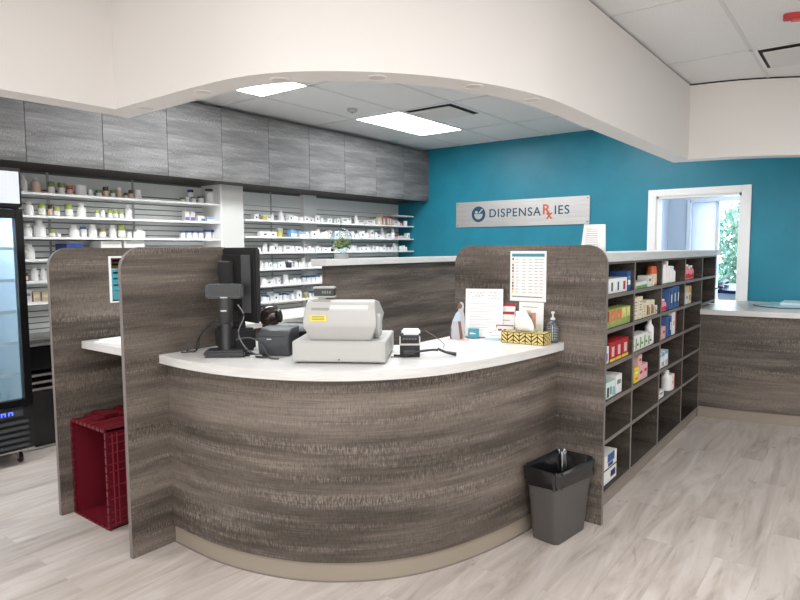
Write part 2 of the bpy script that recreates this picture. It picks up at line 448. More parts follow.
# ---------------------------------------------------------------- slat walls, pillars, shelves
def slatwall(x0, x1, z0, z1, lab, seams=(), skip=1.97):
    o = thing('slatwall_panel', lab, 'slatwall', (x0, WY, z0))
    MB().box((0,-.012,0),(x1-x0,-.001,z1-z0), SLATD).build('backing', o)
    s = MB(); z = 0
    while z < skip-z0:
        h = min(.048, skip-z0-z); s.box((0,-.024,z),(x1-x0,-.012,z+h-.009), SLAT); z += .048
    s.box((0,-.024,skip-z0+.004),(x1-x0,-.012,z1-z0-.02), SLAT)
    s.build('slats', o)
    for q in seams: MB().box((q-x0-.009,-.03,0),(q-x0+.009,-.02,z1-z0), mat('shelf_upright', (176,178,176), .4, .3)).build('upright', o)
slatwall(1.60, 3.764, 0, 2.13, 'pale slatted wall panel behind the left shelves', (2.30,3.03), 1.985)
slatwall(4.07, 5.11, 0, 2.13, 'pale slatted wall panel between the two white pillars', (4.655,))
slatwall(5.335, TX-.002, 0, 2.13, 'pale slatted wall panel beside the teal wall')
struct(MB().box((3.766,5.085,0),(3.786,WY,2.13), WHITE).box((3.786,5.085,0),(4.03,WY,2.13), WHITEP).box((4.03,5.10,0),(4.055,WY,2.13), WHITE).build('trim_3'), 'broad white pillar between left and middle shelves')
struct(MB().box((5.115,5.33,0),(5.325,WY,2.13), WHITE).build('trim_4'), 'narrow white pillar crossing behind the middle shelves')
ZL = [1.94,1.765,1.60,1.428,1.26,1.095]; ZR = [1.805,1.63,1.465,1.288,1.111,.933]
rn = ['top','second','third','fourth','fifth','sixth']
def shelf(x0, x1, z, lab, grp, y0=5.10):
    o = thing('wall_shelf', lab, 'shelf', (x0, WY-.024, z), 0, grp)
    MB().box((0,y0-WY+.024,-.016),(x1-x0,0,0), WHITE, .002).build('board', o)
    lip = MB().box((0,y0-WY+.018,-.018),(x1-x0,y0-WY+.0235,-.002), WHITE); lip.build('front_lip', o)
for i, z in enumerate(ZL): shelf(1.60, 3.764, z, 'long white wall shelf at left of the white pillar, %s from top' % rn[i].replace('top','first'), 'left wall shelves')
for i, z in enumerate(ZR):
    shelf(4.075, TX-.015, z, 'long white wall shelf right of the broad pillar, %s from top' % rn[i].replace('top','first'), 'right wall shelves')
shelf(6.62, TX-.015, 1.945, 'short white shelf in the top corner against the teal wall', 'right wall shelves')

# ------------------------------------------------ stock: prototypes (unlinked) copied per item
protos = {}
def proto(kind, body, *kids):
    o = body
    KIDS[o.name] = list(kids)
    for k in kids: k.parent = o
    protos[kind] = o
cnt = [0]
def pb(mb, nm):
    o = mb.build(nm, link=False); return o
def bottle(kind, nm, bm_, capm, labm, prof=None, cap=(.30,.86,1.0), lab=(.14,.6)):
    # unit bottle: radius .5, height 1
    prof = prof or [(.44,0),(.5,.04),(.5,.62),(.44,.72),(.28,.80),(.28,.88)]
    b = pb(MB().lathe(prof, bm_, 16), nm)
    b.name = nm + '_src_' + kind
    c = pb(MB().lathe([(cap[0],cap[1]),(cap[0],cap[2]-.02),(cap[0]*.92,cap[2])], capm, 16), 'cap')
    ks = [c]
    c.name = 'cap_src_' + kind
    if labm:
        l = pb(MB().lathe([(.505,lab[0]),(.505,lab[1])], labm, 16, cap=False), 'label'); l.name = 'label_src_' + kind; ks.append(l)
    proto(kind, b, *ks)
wide = [(.46,0),(.5,.03),(.5,.74),(.46,.80)]
bottle('jug','pill_bottle', WHITE, WHITE, PAPER)
bottle('pinkjug','pill_bottle', mat('pinkish_white_plastic',(214,200,196),.4), WHITE, PEACH)
bottle('tub','supplement_tub', WHITE, WHITE, PAPER, wide, (.51,.80,1.0), (.1,.7))
bottle('small','pill_bottle', WHITE, WHITE, None, wide, (.47,.78,1.0))
bottle('green','supplement_jar', OLIVE, GREEN, PAPER, wide, (.5,.76,1.0), (.1,.6))
bottle('lime','supplement_jar', LIME, LIME, PAPER, wide, (.5,.74,1.0), (.12,.58))
bottle('brown','supplement_jar', BROWN, BROWN, PEACH, wide, (.47,.78,1.0), (.1,.62))
bottle('amber','supplement_jar', AMBER, ORANGE, PINK, wide, (.52,.74,1.0), (.06,.6))
bottle('clear','supplement_jar', PEACH, WHITE, PEACH, wide, (.47,.74,1.0), (.1,.62))
bottle('navy','supplement_jar', WHITE, NAVY, PAPER, wide, (.48,.8,1.0), (.1,.62))
bottle('blacktub','supplement_tub', WHITE, BLACK, PAPER, wide, (.48,.9,1.0), (.1,.7))
bottle('khaki','supplement_jar', KHAKI, KHAKI, PAPER, wide, (.5,.76,1.0), (.12,.6))
bottle('blue','pill_bottle', WHITE, BLUE, PAPER, wide, (.5,.76,1.0), (.12,.6))
bottle('greencap','pill_bottle', WHITE, mat('soft_green_plastic',(120,180,150),.4), PAPER, wide, (.48,.78,1.0), (.12,.6))
bottle('darkbottle','pill_bottle', mat('dark_purple_glass',(52,44,66),.2), WHITE, None, wide, (.5,.66,1.0))
bottle('yellow','pill_bottle', mat('mustard_plastic',(196,186,96),.4), WHITE, None, wide, (.5,.70,1.0))
bottle('orange','pill_bottle', mat('orange_plastic',(204,96,52),.35), mat('orange_plastic',(204,96,52),.35), PEACH, wide, (.46,.8,1.0), (.1,.6))
bottle('pinkred','pill_bottle', mat('rose_plastic',(220,140,150),.35), WHITE, mat('crimson_print',(196,40,60),.5), None, (.3,.86,1.0), (.1,.4))
bottle('tall','spray_bottle', WHITE, WHITE, PAPER, [(.46,0),(.5,.03),(.5,.62),(.30,.72),(.22,.78)], (.24,.76,1.0), (.1,.5))
bottle('darkneck','dropper_bottle', WHITE, WHITE, BLACK, [(.46,0),(.5,.03),(.5,.60),(.30,.70),(.22,.78)], (.24,.76,1.0), (.60,.64))
def carton(kind, nm, body, *marks):
    # unit carton x -.5...5, y -.5...5, z 0..1; marks: (x0,z0,x1,z1,mat) on the front (-Y) face; each also wraps onto the side when touching edges
    mb = MB().box((-.5,-.5,0),(.5,.5,1), body, .012, seg=1)
    for x0,z0,x1,z1,mm in marks: mb.box((x0-.5,-.508,z0),(x1-.5,-.498,z1), mm)
    mb.box((-.42,-.3,.998),(.42,-.26,1.004), body)
    f = pb(mb, nm); f.name = nm + '_src_' + kind
    proto(kind, f)
carton('whitebox','carton', WHITE2, (.2,.5,.8,.72,INK))
carton('dotbox','carton', WHITE, (.35,.3,.65,.6,mat('dark_print',(70,70,76),.6)))
carton('whitecase','storage_case', WHITE2, (.1,.8,.9,.9,BEIGE2))
carton('purplebox','carton', WHITE2, (.05,.08,.95,.42,LAV))
carton('tealbox','carton', WHITE2, (.45,.05,1,.5,TEALP))
carton('bluebox','carton', WHITE2, (.0,.6,1,.92,LBLUE))
carton('bluecarton','carton', LBLUE, (.1,.1,.9,.5,PAPER))
carton('bluebin','storage_bin', mat('deep_blue_plastic',(48,70,140),.4), (.3,.5,.7,.7,PAPER))
carton('amberbox','carton', BROWN, (.1,.1,.9,.6,PEACH))
carton('beigebox','carton', BEIGEC, (.1,.4,.9,.7,CREAM))
carton('pinkcarton','carton', mat('salmon_carton',(206,150,134),.5), (.15,.1,.6,.75,PAPER), (0,.86,1,1,RED))
carton('creamcarton','carton', CREAM, (.2,.2,.8,.6,PAPER))
carton('pinklow','carton', PINK, (.0,.6,1,1,RED))
carton('whitered','carton', WHITE, (.3,.15,.7,.75,RED))
carton('whiteblack','carton', WHITE, (.35,.15,.6,.75,NAVY))
carton('bluetall','carton', mat('mid_blue_carton',(44,86,138),.5), (.2,.3,.8,.55,PAPER),(.3,.62,.7,.75,LBLUE))
carton('blueflat','carton', mat('mid_blue_carton',(44,86,138),.5), (.1,.4,.5,.7,LBLUE))
carton('navycarton','carton', NAVY, (.15,.45,.85,.6,PAPER),(.15,.2,.7,.28,LBLUE))
carton('bluewave','carton', mat('steel_blue_carton',(70,104,160),.5), (.2,.1,.6,.9,NAVY),(.65,.3,.9,.7,PAPER))
carton('redcarton','carton', RED, (.3,.25,.75,.75,PINK),(0,0,1,.14,YELLOW))
carton('redfruit','carton', mat('lime_carton',(152,168,96),.5), (.1,.35,.9,.95,RED),(.3,.5,.6,.8,PINK))
carton('orangefruit','carton', mat('lime_carton',(152,168,96),.5), (.1,.35,.9,.95,ORANGE),(.3,.45,.6,.7,PAPER))
carton('yellowfruit','carton', mat('lime_carton',(152,168,96),.5), (.1,.4,.9,.95,mat('pale_yellow_print',(220,214,130),.5)),(.35,.2,.6,.6,GREENP))
carton('logobox','carton', WHITE2, (.08,.15,.92,.6,LAV),(.2,.68,.8,.78,NAVY))
carton('talltext','carton', CREAM, (.2,.75,.8,.8,INK),(.2,.62,.8,.66,INK),(.2,.5,.7,.54,INK),(.2,.38,.8,.42,INK),(.2,.2,.6,.24,INK))
carton('redgreen','carton', CREAM, (.1,.1,.55,.7,mat('brick_red_print',(170,70,60),.5)),(.6,.1,.95,.55,GREENP))
carton('greenwhite','carton', WHITE2, (.1,.1,.4,.8,GREENP),(.5,.3,.85,.45,mat('dark_print',(70,70,76),.6)))
carton('greenlow','carton', WHITE2, (0,0,1,.5,GREENP))
carton('yellowcarton','carton', YELLOW, (.2,.2,.8,.35,ORANGE),(.2,.6,.8,.7,PAPER))
carton('pinkcart2','carton', PINK, (.2,.45,.8,.65,RED))
carton('orangetall','carton', CREAM, (0,.62,1,1,mat('amber_print',(208,150,60),.5)),(.3,.2,.7,.5,RED))
carton('redside','carton', WHITE, (.75,0,1,1,RED),(.2,.4,.6,.6,PINK))
carton('bluetop','carton', WHITE, (.0,.78,1,1,LBLUE),(.2,.1,.4,.4,INK),(.6,.1,.8,.4,INK))
carton('tissuebox','carton', mat('pale_aqua_carton',(206,222,220),.5), (.05,.1,.3,.7,mat('dark_print',(70,70,76),.6)),(.4,.2,.6,.7,GREENP),(.7,.1,.95,.6,LBLUE))
carton('glovebox','carton', WHITE2, (.55,.35,.9,.8,NAVY),(0,0,1,.12,mat('dark_print',(70,70,76),.6)))
carton('gloveblue','carton', WHITE2, (.3,.45,.8,1,mat('mid_blue_carton',(44,86,138),.5)),(.35,.16,.7,.4,NAVY),(0,0,1,.1,mat('dark_print',(70,70,76),.6)))
for p in protos.values():
    p['_base'] = p.name.split('_src_')[0]
DESC = {'jug':'white round pill bottle with narrow cap','pinkjug':'pinkish white bottle','tub':'wide white tub','small':'small white bottle','green':'jar with dark green cap','lime':'lime green jar with white label','brown':'dark brown jar','amber':'amber jar with orange lid','clear':'pale peach jar with white lid','navy':'white jar with navy lid','blacktub':'tall white tub with black lid','khaki':'khaki jar with white label','blue':'white bottle with blue cap','greencap':'white bottle with green cap','darkbottle':'dark bottle with white cap','yellow':'mustard bottle with white cap','tall':'tall slim white bottle','darkneck':'white bottle with black neck','whitebox':'plain white box','dotbox':'white box with dark mark','whitecase':'white storage case','purplebox':'white and purple box','tealbox':'white and teal box','bluebox':'white and pale blue box','bluecarton':'light blue box','bluebin':'deep blue plastic bin','amberbox':'brown box with peach label','beigebox':'beige box','pinkcarton':'salmon pink box','creamcarton':'cream box','pinklow':'low pink and red box'}
CAT = {'pill_bottle':'bottle','supplement_tub':'tub','supplement_jar':'jar','spray_bottle':'bottle','dropper_bottle':'bottle','carton':'box','storage_case':'case','storage_bin':'bin'}
used = set()
def place(kind, x, y, z, w, d, h, label, group, rz=0):
    src = protos[kind]
    c = src.copy(); C.objects.link(c)
    base = src['_base']; c.name = base
    if '_base' in c: del c['_base']
    c.location = (x, y, z); c.scale = (w, d, h); c.rotation_euler = (0,0,rz)
    for k in KIDS[src.name]:
        q = k.copy(); C.objects.link(q); q.parent = c; q.name = k.name.split('_src_')[0]
    tag(c, label, CAT[base], group)
    return c
ORD = 'first second third fourth fifth sixth seventh eighth ninth tenth eleventh twelfth thirteenth fourteenth fifteenth sixteenth seventeenth eighteenth nineteenth twentieth'.split()
def ordn(i):
    if i < 20: return ORD[i]
    t, u = divmod(i+1, 10); tn = {2:'twenty',3:'thirty',4:'forty',5:'fifty',6:'sixty'}
    if u == 0: return {2:'twentieth',3:'thirtieth',4:'fortieth',5:'fiftieth',6:'sixtieth'}[t]
    return tn[t]+'-'+ORD[u-1]
LEFT = [(0, 2.059, 0.053, 0.131, 'jug'), (0, 2.146, 0.069, 0.125, 'pinkjug'), (0, 2.216, 0.02, 0.033, 'brown'), (0, 2.26, 0.049, 0.1, 'green'), (0, 2.338, 0.051, 0.097, 'green'), (0, 2.404, 0.045, 0.082, 'amber'), (0, 2.492, 0.091, 0.091, 'tub'), (0, 2.572, 0.043, 0.059, 'small'), (0, 2.641, 0.047, 0.06, 'green'), (0, 2.702, 0.048, 0.094, 'brown'), (0, 2.763, 0.041, 0.069, 'green'), (0, 2.821, 0.042, 0.095, 'clear'), (0, 2.88, 0.034, 0.053, 'brown'), (0, 2.926, 0.043, 0.08, 'brown'), (0, 2.991, 0.061, 0.089, 'tub'), (0, 3.436, 0.046, 0.047, 'green'), (0, 3.486, 0.04, 0.057, 'small'), (0, 3.558, 0.051, 0.058, 'navy'), (0, 3.639, 0.058, 0.068, 'navy'), (0, 3.736, 0.081, 0.147, 'blacktub'), (1, 2.087, 0.066, 0.108, 'jug'), (1, 2.181, 0.056, 0.102, 'lime'), (1, 2.243, 0.032, 0.095, 'brown'), (1, 2.292, 0.047, 0.08, 'lime'), (1, 2.388, 0.059, 0.106, 'lime'), (1, 2.488, 0.069, 0.115, 'jug'), (1, 2.619, 0.035, 0.068, 'lime'), (1, 2.667, 0.04, 0.068, 'small'), (1, 2.731, 0.037, 0.077, 'lime'), (1, 2.779, 0.04, 0.077, 'lime'), (1, 2.829, 0.038, 0.074, 'lime'), (1, 2.895, 0.06, 0.122, 'jug'), (1, 3.469, 0.05, 0.095, 'purplebox'), (1, 3.529, 0.051, 0.096, 'purplebox'), (1, 3.615, 0.079, 0.058, 'tealbox'), (1, 3.721, 0.086, 0.049, 'bluebox'), (1, 3.808, 0.044, 0.05, 'whitebox'), (2, 2.069, 0.063, 0.101, 'jug'), (2, 2.156, 0.086, 0.133, 'jug'), (2, 2.25, 0.046, 0.056, 'lime'), (2, 2.3, 0.033, 0.032, 'small'), (2, 2.421, 0.079, 0.098, 'jug'), (2, 2.498, 0.049, 0.091, 'blue'), (2, 2.573, 0.067, 0.109, 'jug'), (2, 2.656, 0.056, 0.085, 'khaki'), (2, 2.745, 0.062, 0.112, 'jug'), (2, 2.824, 0.067, 0.113, 'lime'), (2, 2.893, 0.044, 0.053, 'small'), (2, 2.984, 0.11, 0.089, 'jug'), (2, 3.426, 0.053, 0.075, 'blue'), (2, 3.492, 0.054, 0.077, 'blue'), (2, 3.558, 0.055, 0.077, 'blue'), (2, 3.625, 0.056, 0.077, 'blue'), (2, 3.707, 0.07, 0.089, 'blue'), (2, 3.793, 0.072, 0.089, 'blue'), (3, 2.073, 0.074, 0.124, 'jug'), (3, 2.375, 0.126, 0.122, 'bluebin'), (3, 2.679, 0.178, 0.145, 'whitecase'), (3, 2.886, 0.189, 0.15, 'whitecase'), (4, 2.029, 0.046, 0.063, 'amberbox'), (4, 2.099, 0.058, 0.11, 'jug'), (4, 2.167, 0.048, 0.104, 'jug'), (5, 2.042, 0.047, 0.096, 'whitebox'), (5, 2.101, 0.051, 0.08, 'beigebox'), (5, 2.163, 0.042, 0.074, 'beigebox')]
rows = {}
for r, x, wd, h, k in LEFT: rows.setdefault(r, []).append((x, wd, h, k))
for r, its in rows.items():
    for i, (x, wd, h, k) in enumerate(its):
        d = wd if CAT[protos[k]['_base']] in ('bottle','jar','tub') else (.2 if k in ('bluebin','whitecase') else min(wd,.08))
        lab = '%s, %s from left on %s shelf, left bay' % (DESC[k], ordn(i), rn[r])
        place(k, x, 5.22, ZL[r], wd, d, h, lab, 'stock on the left wall shelves')
# stacked second small jar with navy lid
place('navy', 3.575, 5.29, ZL[0], .06, .06, .135, 'taller white jar with navy lid behind the short ones, left bay top shelf', 'stock on the left wall shelves')
# right-hand shelves
def fill(r, x0, x1, spec, kinds, hr=(.05,.075)):
    x = x0; its = []
    sp = sorted(spec)
    while x < x1:
        if sp and x >= sp[0][0]-.02:
            px, w, h, k = sp.pop(0)
        else:
            k = R.choice(kinds); w = R.uniform(.04,.062); h = R.uniform(*hr)
            if k in ('dotbox','whitebox'): w *= R.uniform(1.0,1.7)
            if R.random() < .12: h *= 1.4
            if R.random() < .08: x += R.uniform(.02,.06)
            if sp and x + w > sp[0][0]: x = sp[0][0]; continue
        if x + w > TX-.02: break
        its.append((x+w/2, w, h, k)); x += w + R.uniform(.004,.012)
    for i, (cx, w, h, k) in enumerate(its):
        d = w if CAT[protos[k]['_base']] in ('bottle','jar','tub') else .06
        lab = '%s, %s from left, %s shelf right of broad pillar' % (DESC[k], ordn(i), rn[r])
        place(k, cx, 5.19+R.uniform(-.02,.03), ZR[r], w, d, h, lab, 'stock on the right wall shelves')
wk = ['small','small','dotbox','dotbox','whitebox','small','jug']
fill(0, 4.25, 6.95, [(4.36,.07,.06,'yellow'),(4.60,.06,.12,'jug'),(5.84,.06,.12,'jug'),(5.92,.14,.06,'whitebox'),(6.07,.14,.06,'whitebox'),(6.28,.05,.09,'creamcarton'),(6.35,.05,.13,'creamcarton'),(6.42,.06,.12,'pinkcarton'),(6.49,.06,.12,'pinkcarton'),(6.56,.06,.12,'pinkcarton'),(6.80,.05,.06,'pinklow')], wk)
fill(1, 4.33, 6.93, [(4.33,.12,.055,'dotbox'),(4.47,.10,.055,'dotbox'),(4.60,.07,.10,'yellow'),(4.75,.05,.085,'bluecarton'),(4.81,.06,.08,'bluecarton'),(4.9,.1,.06,'bluebox'),(6.40,.065,.135,'tall'),(6.58,.06,.135,'darkneck'),(6.66,.09,.05,'pinklow'),(6.77,.16,.04,'whitebox')], wk, (.055,.085))
fill(2, 4.30, 6.95, [(5.42,.05,.055,'darkbottle')], wk, (.045,.075))
fill(3, 4.33, 5.75, [(4.70,.06,.085,'darkbottle')], wk+['greencap','blue'], (.05,.075))
fill(4, 4.33, 5.75, [(4.66,.07,.10,'small'),(4.95,.06,.075,'blue'),(5.02,.06,.075,'blue'),(5.09,.06,.075,'blue'),(5.16,.06,.075,'blue'),(5.3,.11,.13,'jug'),(5.42,.05,.08,'pinklow')], wk+['greencap','blue'], (.05,.075))
fill(5, 4.33, 5.80, [(4.98,.06,.06,'yellow')], ['blue','blue','small','blue','dotbox','bluebox','blue'], (.055,.08))

# ---------------------------------------------------------------- reception panels
def vpanel(axis, pos, a0, a1, z1, lab, r0=.11, corners=(0,0,1,1), th=.028):
    o = thing('divider_panel', lab, 'divider panel', (0,0,0))
    poly = rrect(a0, 0, a1, z1, r0, corners, 10)
    if axis == 'y':  # runs along X, thickness in Y
        MB().prism(poly, pos, pos+th, WOOD, 'y').build('board', o)
        edge = MB().ribbon3(poly, pos-.0006, pos+th+.0006, EDGE) if False else None
    else:
        MB().prism(poly, pos, pos+th, WOOD, 'x').build('board', o)
    # edge banding strip following the top and sides
    e = MB(); n = len(poly)
    lo = [p for p in poly]
    def P(p, h): return (p[0],h,p[1]) if axis == 'y' else (h,p[0],p[1])
    cx = (a0+a1)/2
    out = [(p[0]+(.0008 if p[0] > cx else -.0008), p[1]+(.0008 if p[1] > .1 else 0)) for p in lo]
    A = [e.bm.verts.new(P(p,pos+.0005)) for p in out]; B = [e.bm.verts.new(P(p,pos+th-.0005)) for p in out]
    fs = []
    for i in range(n):
        j = (i+1) % n
        if lo[i][1] < .01 and lo[j][1] < .01: continue
        fs.append(e.bm.faces.new((A[i],A[j],B[j],B[i])))
    e._fin(fs, EDGE, True)
    e.build('edge_band', o)
    return o
vpanel('y', 2.784, 1.497, 2.17, 1.51, 'tall grey wood divider panel left of the cash register counter')
vpanel('y', 3.575, 1.515, 2.35, 1.51, 'tall grey wood divider panel at far left behind the red crate')
vpanel('x', 3.213, 1.098, 2.03, 1.512, 'tall grey wood divider panel between round counter and cubbies')

# ---------------------------------------------------------------- curved counter
body = smooth_path([(1.715,2.782),(1.712,2.62),(1.72,2.42),(1.76,2.21),(1.84,1.99),(1.965,1.80),(2.125,1.645),(2.33,1.525),(2.62,1.43),(2.92,1.378),(3.211,1.362)], 6)
o = thing('reception_counter', 'curved grey wood-look reception counter front between two divider panels', 'counter', (0,0,0))
MB().ribbon(body, .095, .938, WOOD, thick=offs(body,-.03)).build('curved_front', o)
kick = offs(body, -.012)
MB().ribbon(kick, .003, .095, KICK, thick=offs(body,-.028)).build('kick_plate', o)
MB().ribbon(offs(body,-.008), 0, .006, EDGE, thick=offs(body,-.02)).build('floor_bead', o)
ct = smooth_path([(1.672,2.782),(1.660,2.60),(1.664,2.38),(1.705,2.15),(1.79,1.93),(1.92,1.735),(2.09,1.585),(2.305,1.475),(2.60,1.398),(2.92,1.348),(3.211,1.324)], 6)
inn = [(3.211,1.965),(2.75,1.965),(2.62,2.0),(2.52,2.1),(2.47,2.25),(2.45,2.782)]
tp = tag(MB().prism(ct+inn, .938, .98, TOP).build('worktop'), 'white curved worktop carrying the cash register and tissue box', 'worktop')
tp.data.set_sharp_from_angle(angle=radians(30))

# second, straight station behind the left panel
o = thing('side_counter', 'short white-topped counter between the two left divider panels', 'counter', (0,0,0))
MB().box((1.668,2.814,.938),(2.30,3.573,.98), TOP, .002).build('worktop', o)
MB().box((2.10,2.814,0),(2.13,3.573,.938), WOOD).build('counter_front', o)

# low partition with white cap
o = thing('low_partition', 'long low grey wood partition with white cap behind the counter', 'partition', (0,0,0))
MB().box((3.285,3.20,0),(6.3,3.24,1.372), WOOD).build('board', o)
MB().box((3.25,3.165,1.372),(6.36,3.32,1.42), TOP, .002).build('cap', o)
MB().box((3.285,3.192,.003),(6.3,3.199,.095), KICK).build('kick_plate', o)
# rear worktop
o = thing('rear_worktop', 'white worktop behind the register in front of the wall shelves', 'worktop', (0,0,0))
MB().box((2.60,3.55,.92),(3.95,4.15,.96), TOP, .002).build('worktop_slab', o)
MB().box((2.64,3.60,0),(3.91,4.10,.92), WOOD).build('base', o)

# ---------------------------------------------------------------- cubby unit
o = thing('cubby_unit', 'dark wood open cubby shelving unit full of medicine cartons', 'shelving unit', (0,0,0))
DX = [3.245,3.945,4.572,5.25,5.868,6.44]; HZ = [.085,.39,.615,.828,1.032,1.232]; TZ = 1.418; FY = 1.17; BY = 1.47
edgeT = .022
for i, x in enumerate(DX):
    z0 = .063 if i < 4 else (0 if i == 4 else .965)
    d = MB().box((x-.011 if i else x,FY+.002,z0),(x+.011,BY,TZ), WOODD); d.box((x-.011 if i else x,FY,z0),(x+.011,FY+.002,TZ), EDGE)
    d.build('divider', o)
for c in range(5):
    x0 = DX[c]+(.011 if c else .011); x1 = DX[c+1]-.011
    for j, z in enumerate(HZ):
        if c == 4 and j < 4: continue
        zt = z
        if c == 4 and j == 4: zt = 1.005
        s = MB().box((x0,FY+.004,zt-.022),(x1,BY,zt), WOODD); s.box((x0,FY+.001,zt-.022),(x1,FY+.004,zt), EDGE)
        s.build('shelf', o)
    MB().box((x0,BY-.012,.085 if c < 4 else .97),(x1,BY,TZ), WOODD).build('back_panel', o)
MB().box((3.245,FY-.0005,TZ-.012),(6.451,FY+.3,TZ), WOODD).box((3.245,FY-.002,TZ-.014),(6.451,FY-.0005,TZ), EDGE).build('top_rail', o)
MB().box((3.245,FY+.004,0),(5.90,FY+.03,.063), mat('taupe_toe_kick',(132,122,112),.5)).build('kick_plate', o)
o = tag(MB().box((3.242,1.145,TZ),(6.51,1.60,TZ+.05), TOP, .002).build('cubby_countertop'), 'long white countertop slab lying on the cubby unit', 'countertop')

# ---------------------------------------------------------------- right curved counter
rb = smooth_path([(5.87,1.168),(5.905,.84),(5.99,.45),(6.14,.05),(6.4,-.4)], 6)
o = thing('pickup_counter', 'grey wood-look counter front at right under white worktop', 'counter', (0,0,0))
MB().ribbon(rb, .095, .915, WOOD, thick=offs(rb,-.03)).build('curved_front', o)
MB().ribbon(offs(rb,-.006), .0, .095, KICK, thick=offs(rb,-.026)).build('kick_plate', o)
rt = smooth_path([(5.82,1.168),(5.845,.84),(5.91,.45),(6.04,.02),(6.3,-.42)], 6)
o = tag(MB().prism(rt+[(6.985,-.42),(6.985,1.9),(6.46,1.9),(6.46,1.168)], .915, .958, TOP).build('worktop'), 'white worktop at right running along the teal wall', 'worktop')
o.data.set_sharp_from_angle(angle=radians(30))
o = thing('document_folder', 'pale blue plastic folder with dark edge on right worktop', 'folder', (6.55,.60,.958))
MB().prism([(-.16,-.35),(-.28,.02),(-.02,.20),(.38,.16),(.38,-.35)], 0, .008, mat('pale_aqua_plastic',(176,206,214),.3)).build('cover', o)
MB().tube([(-.06,.255,.004),(-.2,.17,.004),(-.285,.03,.004),(-.20,-.35,.004)], .004, BLACK).build('edge_cord', o)
MB().box((.0,-.3,.008),(.36,.05,.03), mat('pale_aqua_paper',(196,220,226),.5), .003).build('paper_stack', o)

# ---------------------------------------------------------------- cubby stock
def cub(c, r, items, where):
    z = HZ[5-r] if r < 5 else HZ[0]
    for it in items:
        k, x, w, h, d, lab = it[:6]
        y = it[6] if len(it) > 6 else FY+.02+d/2
        dz = it[7] if len(it) > 7 else 0
        place(k, x, y, z+dz, w, d, h, lab, 'stock in the cubby unit, '+where)
cub(0,0,[('whitered',3.47,.10,.085,.1,'white box with red mark, second visible in the top left cubby'),
 ('whiteblack',3.365,.09,.085,.1,'white box with dark mark, nearest the divider panel, top left cubby'),
 ('whiteblack',3.58,.10,.085,.1,'white box with dark mark, mid row of the top left cubby'),
 ('whiteblack',3.69,.10,.085,.1,'white box with dark mark, fourth in the top left cubby'),
 ('whitered',3.80,.10,.085,.1,'white box with red mark beside the tall blue box, top left cubby'),
 ('bluetall',3.893,.07,.12,.11,'tall blue box at right end of the top left cubby'),
 ('blueflat',3.42,.15,.13,.10,'blue box standing behind the white ones, top left cubby',1.36),
 ('blueflat',3.70,.32,.105,.10,'low wide blue box behind the white ones, top left cubby',1.36)],'top row')
cub(1,0,[('small',4.005,.062,.095,.062,'white bottle at left of second cubby, top row'),
 ('greenlow',4.10,.11,.04,.08,'low green and white box, second cubby, top row'),
 ('greenlow',4.22,.11,.045,.08,'low green and white box left of white carton, second cubby, top row'),
 ('small',4.20,.055,.13,.055,'taller white bottle at the back, second cubby, top row',1.33),
 ('whitebox',4.345,.09,.075,.07,'plain white carton beside orange bottle, second cubby, top row'),
 ('creamcarton',4.43,.05,.05,.06,'small cream carton beside orange bottle, second cubby, top row'),
 ('orange',4.505,.07,.135,.07,'orange bottle at right end of the second cubby, top row')],'top row')
pos3 = [('first',4.63,.11,.12),('second',4.70,.07,.15),('third',4.775,.07,.14),('fourth',4.855,.075,.165),('fifth',4.94,.07,.125),('sixth',5.02,.07,.12)]
cub(2,0,[('jug' if i%2 else 'small',x,.066,h,.066,'white bottle, %s from left in the third cubby of top row'%n) for i,(n,x,w,h) in enumerate(pos3)]
 +[('tub',4.68,.08,.175,.08,'tall white tub at the back of the third cubby, top row',1.36)],'top row')
cub(3,0,[('pinkred',5.34+.072*i,.062,.10+.012*(i%3),.062,'pink bottle with white cap, %s from left in the fourth cubby, top row'%ORD[i]) for i in range(5)]
 +[('redcarton',5.50,.28,.15,.08,'red carton standing behind the pink bottles',1.36)],'top row')
cub(0,1,[('bluebox',3.375,.10,.06,.07,'low pale blue box at left of fruit cartons, second row'),
 ('redfruit',3.49,.12,.105,.08,'green carton with red picture, leftmost fruit carton'),
 ('orangefruit',3.61,.10,.105,.08,'green carton with orange picture, left of its twin'),
 ('orangefruit',3.715,.09,.105,.08,'green carton with orange picture, right of its twin'),
 ('yellowfruit',3.81,.085,.105,.08,'green carton with yellow picture, left of its twin'),
 ('yellowfruit',3.895,.07,.105,.08,'green carton with yellow picture at the divider'),
 ('redcarton',3.42,.10,.13,.08,'red carton behind the fruit cartons, second row',1.36)],'second row')
cub(1,1,[('talltext',4.04,.11,.145,.06,'tall cream carton with printed lines, left of the second cubby, second row'),
 ('talltext',4.15,.08,.145,.06,'narrow tall cream carton beside the wider one, second cubby, second row'),
 ('talltext',4.235,.06,.10,.06,'short cream carton between tall and red-green ones, second cubby'),
 ('redgreen',4.325,.09,.11,.06,'cream carton with red and green print, left of the pair'),
 ('redgreen',4.43,.09,.105,.06,'cream carton with red and green print, right of the pair'),
 ('greenwhite',4.515,.06,.06,.06,'small green and white carton at the divider, second cubby, second row')],'second row')
cub(2,1,[('jug',4.64,.07,.13,.07,'white bottle beside navy cartons, third cubby, second row'),
 ('pinkred',4.71,.062,.085,.062,'pink bottle left of its twin, before the navy cartons'),
 ('pinkred',4.78,.062,.085,.062,'pink bottle right of its twin, before the navy cartons'),
 ('navycarton',4.72,.11,.165,.07,'navy carton behind the pink bottles, left one',1.34),
 ('navycarton',4.84,.11,.17,.07,'navy carton behind the pink bottles, right one',1.34),
 ('bluewave',4.91,.09,.155,.07,'steel blue carton, left of three in the second row'),
 ('bluewave',5.01,.09,.165,.07,'steel blue carton, middle of three in the second row'),
 ('bluewave',5.11,.09,.165,.07,'steel blue carton, right of three in the second row')],'second row')
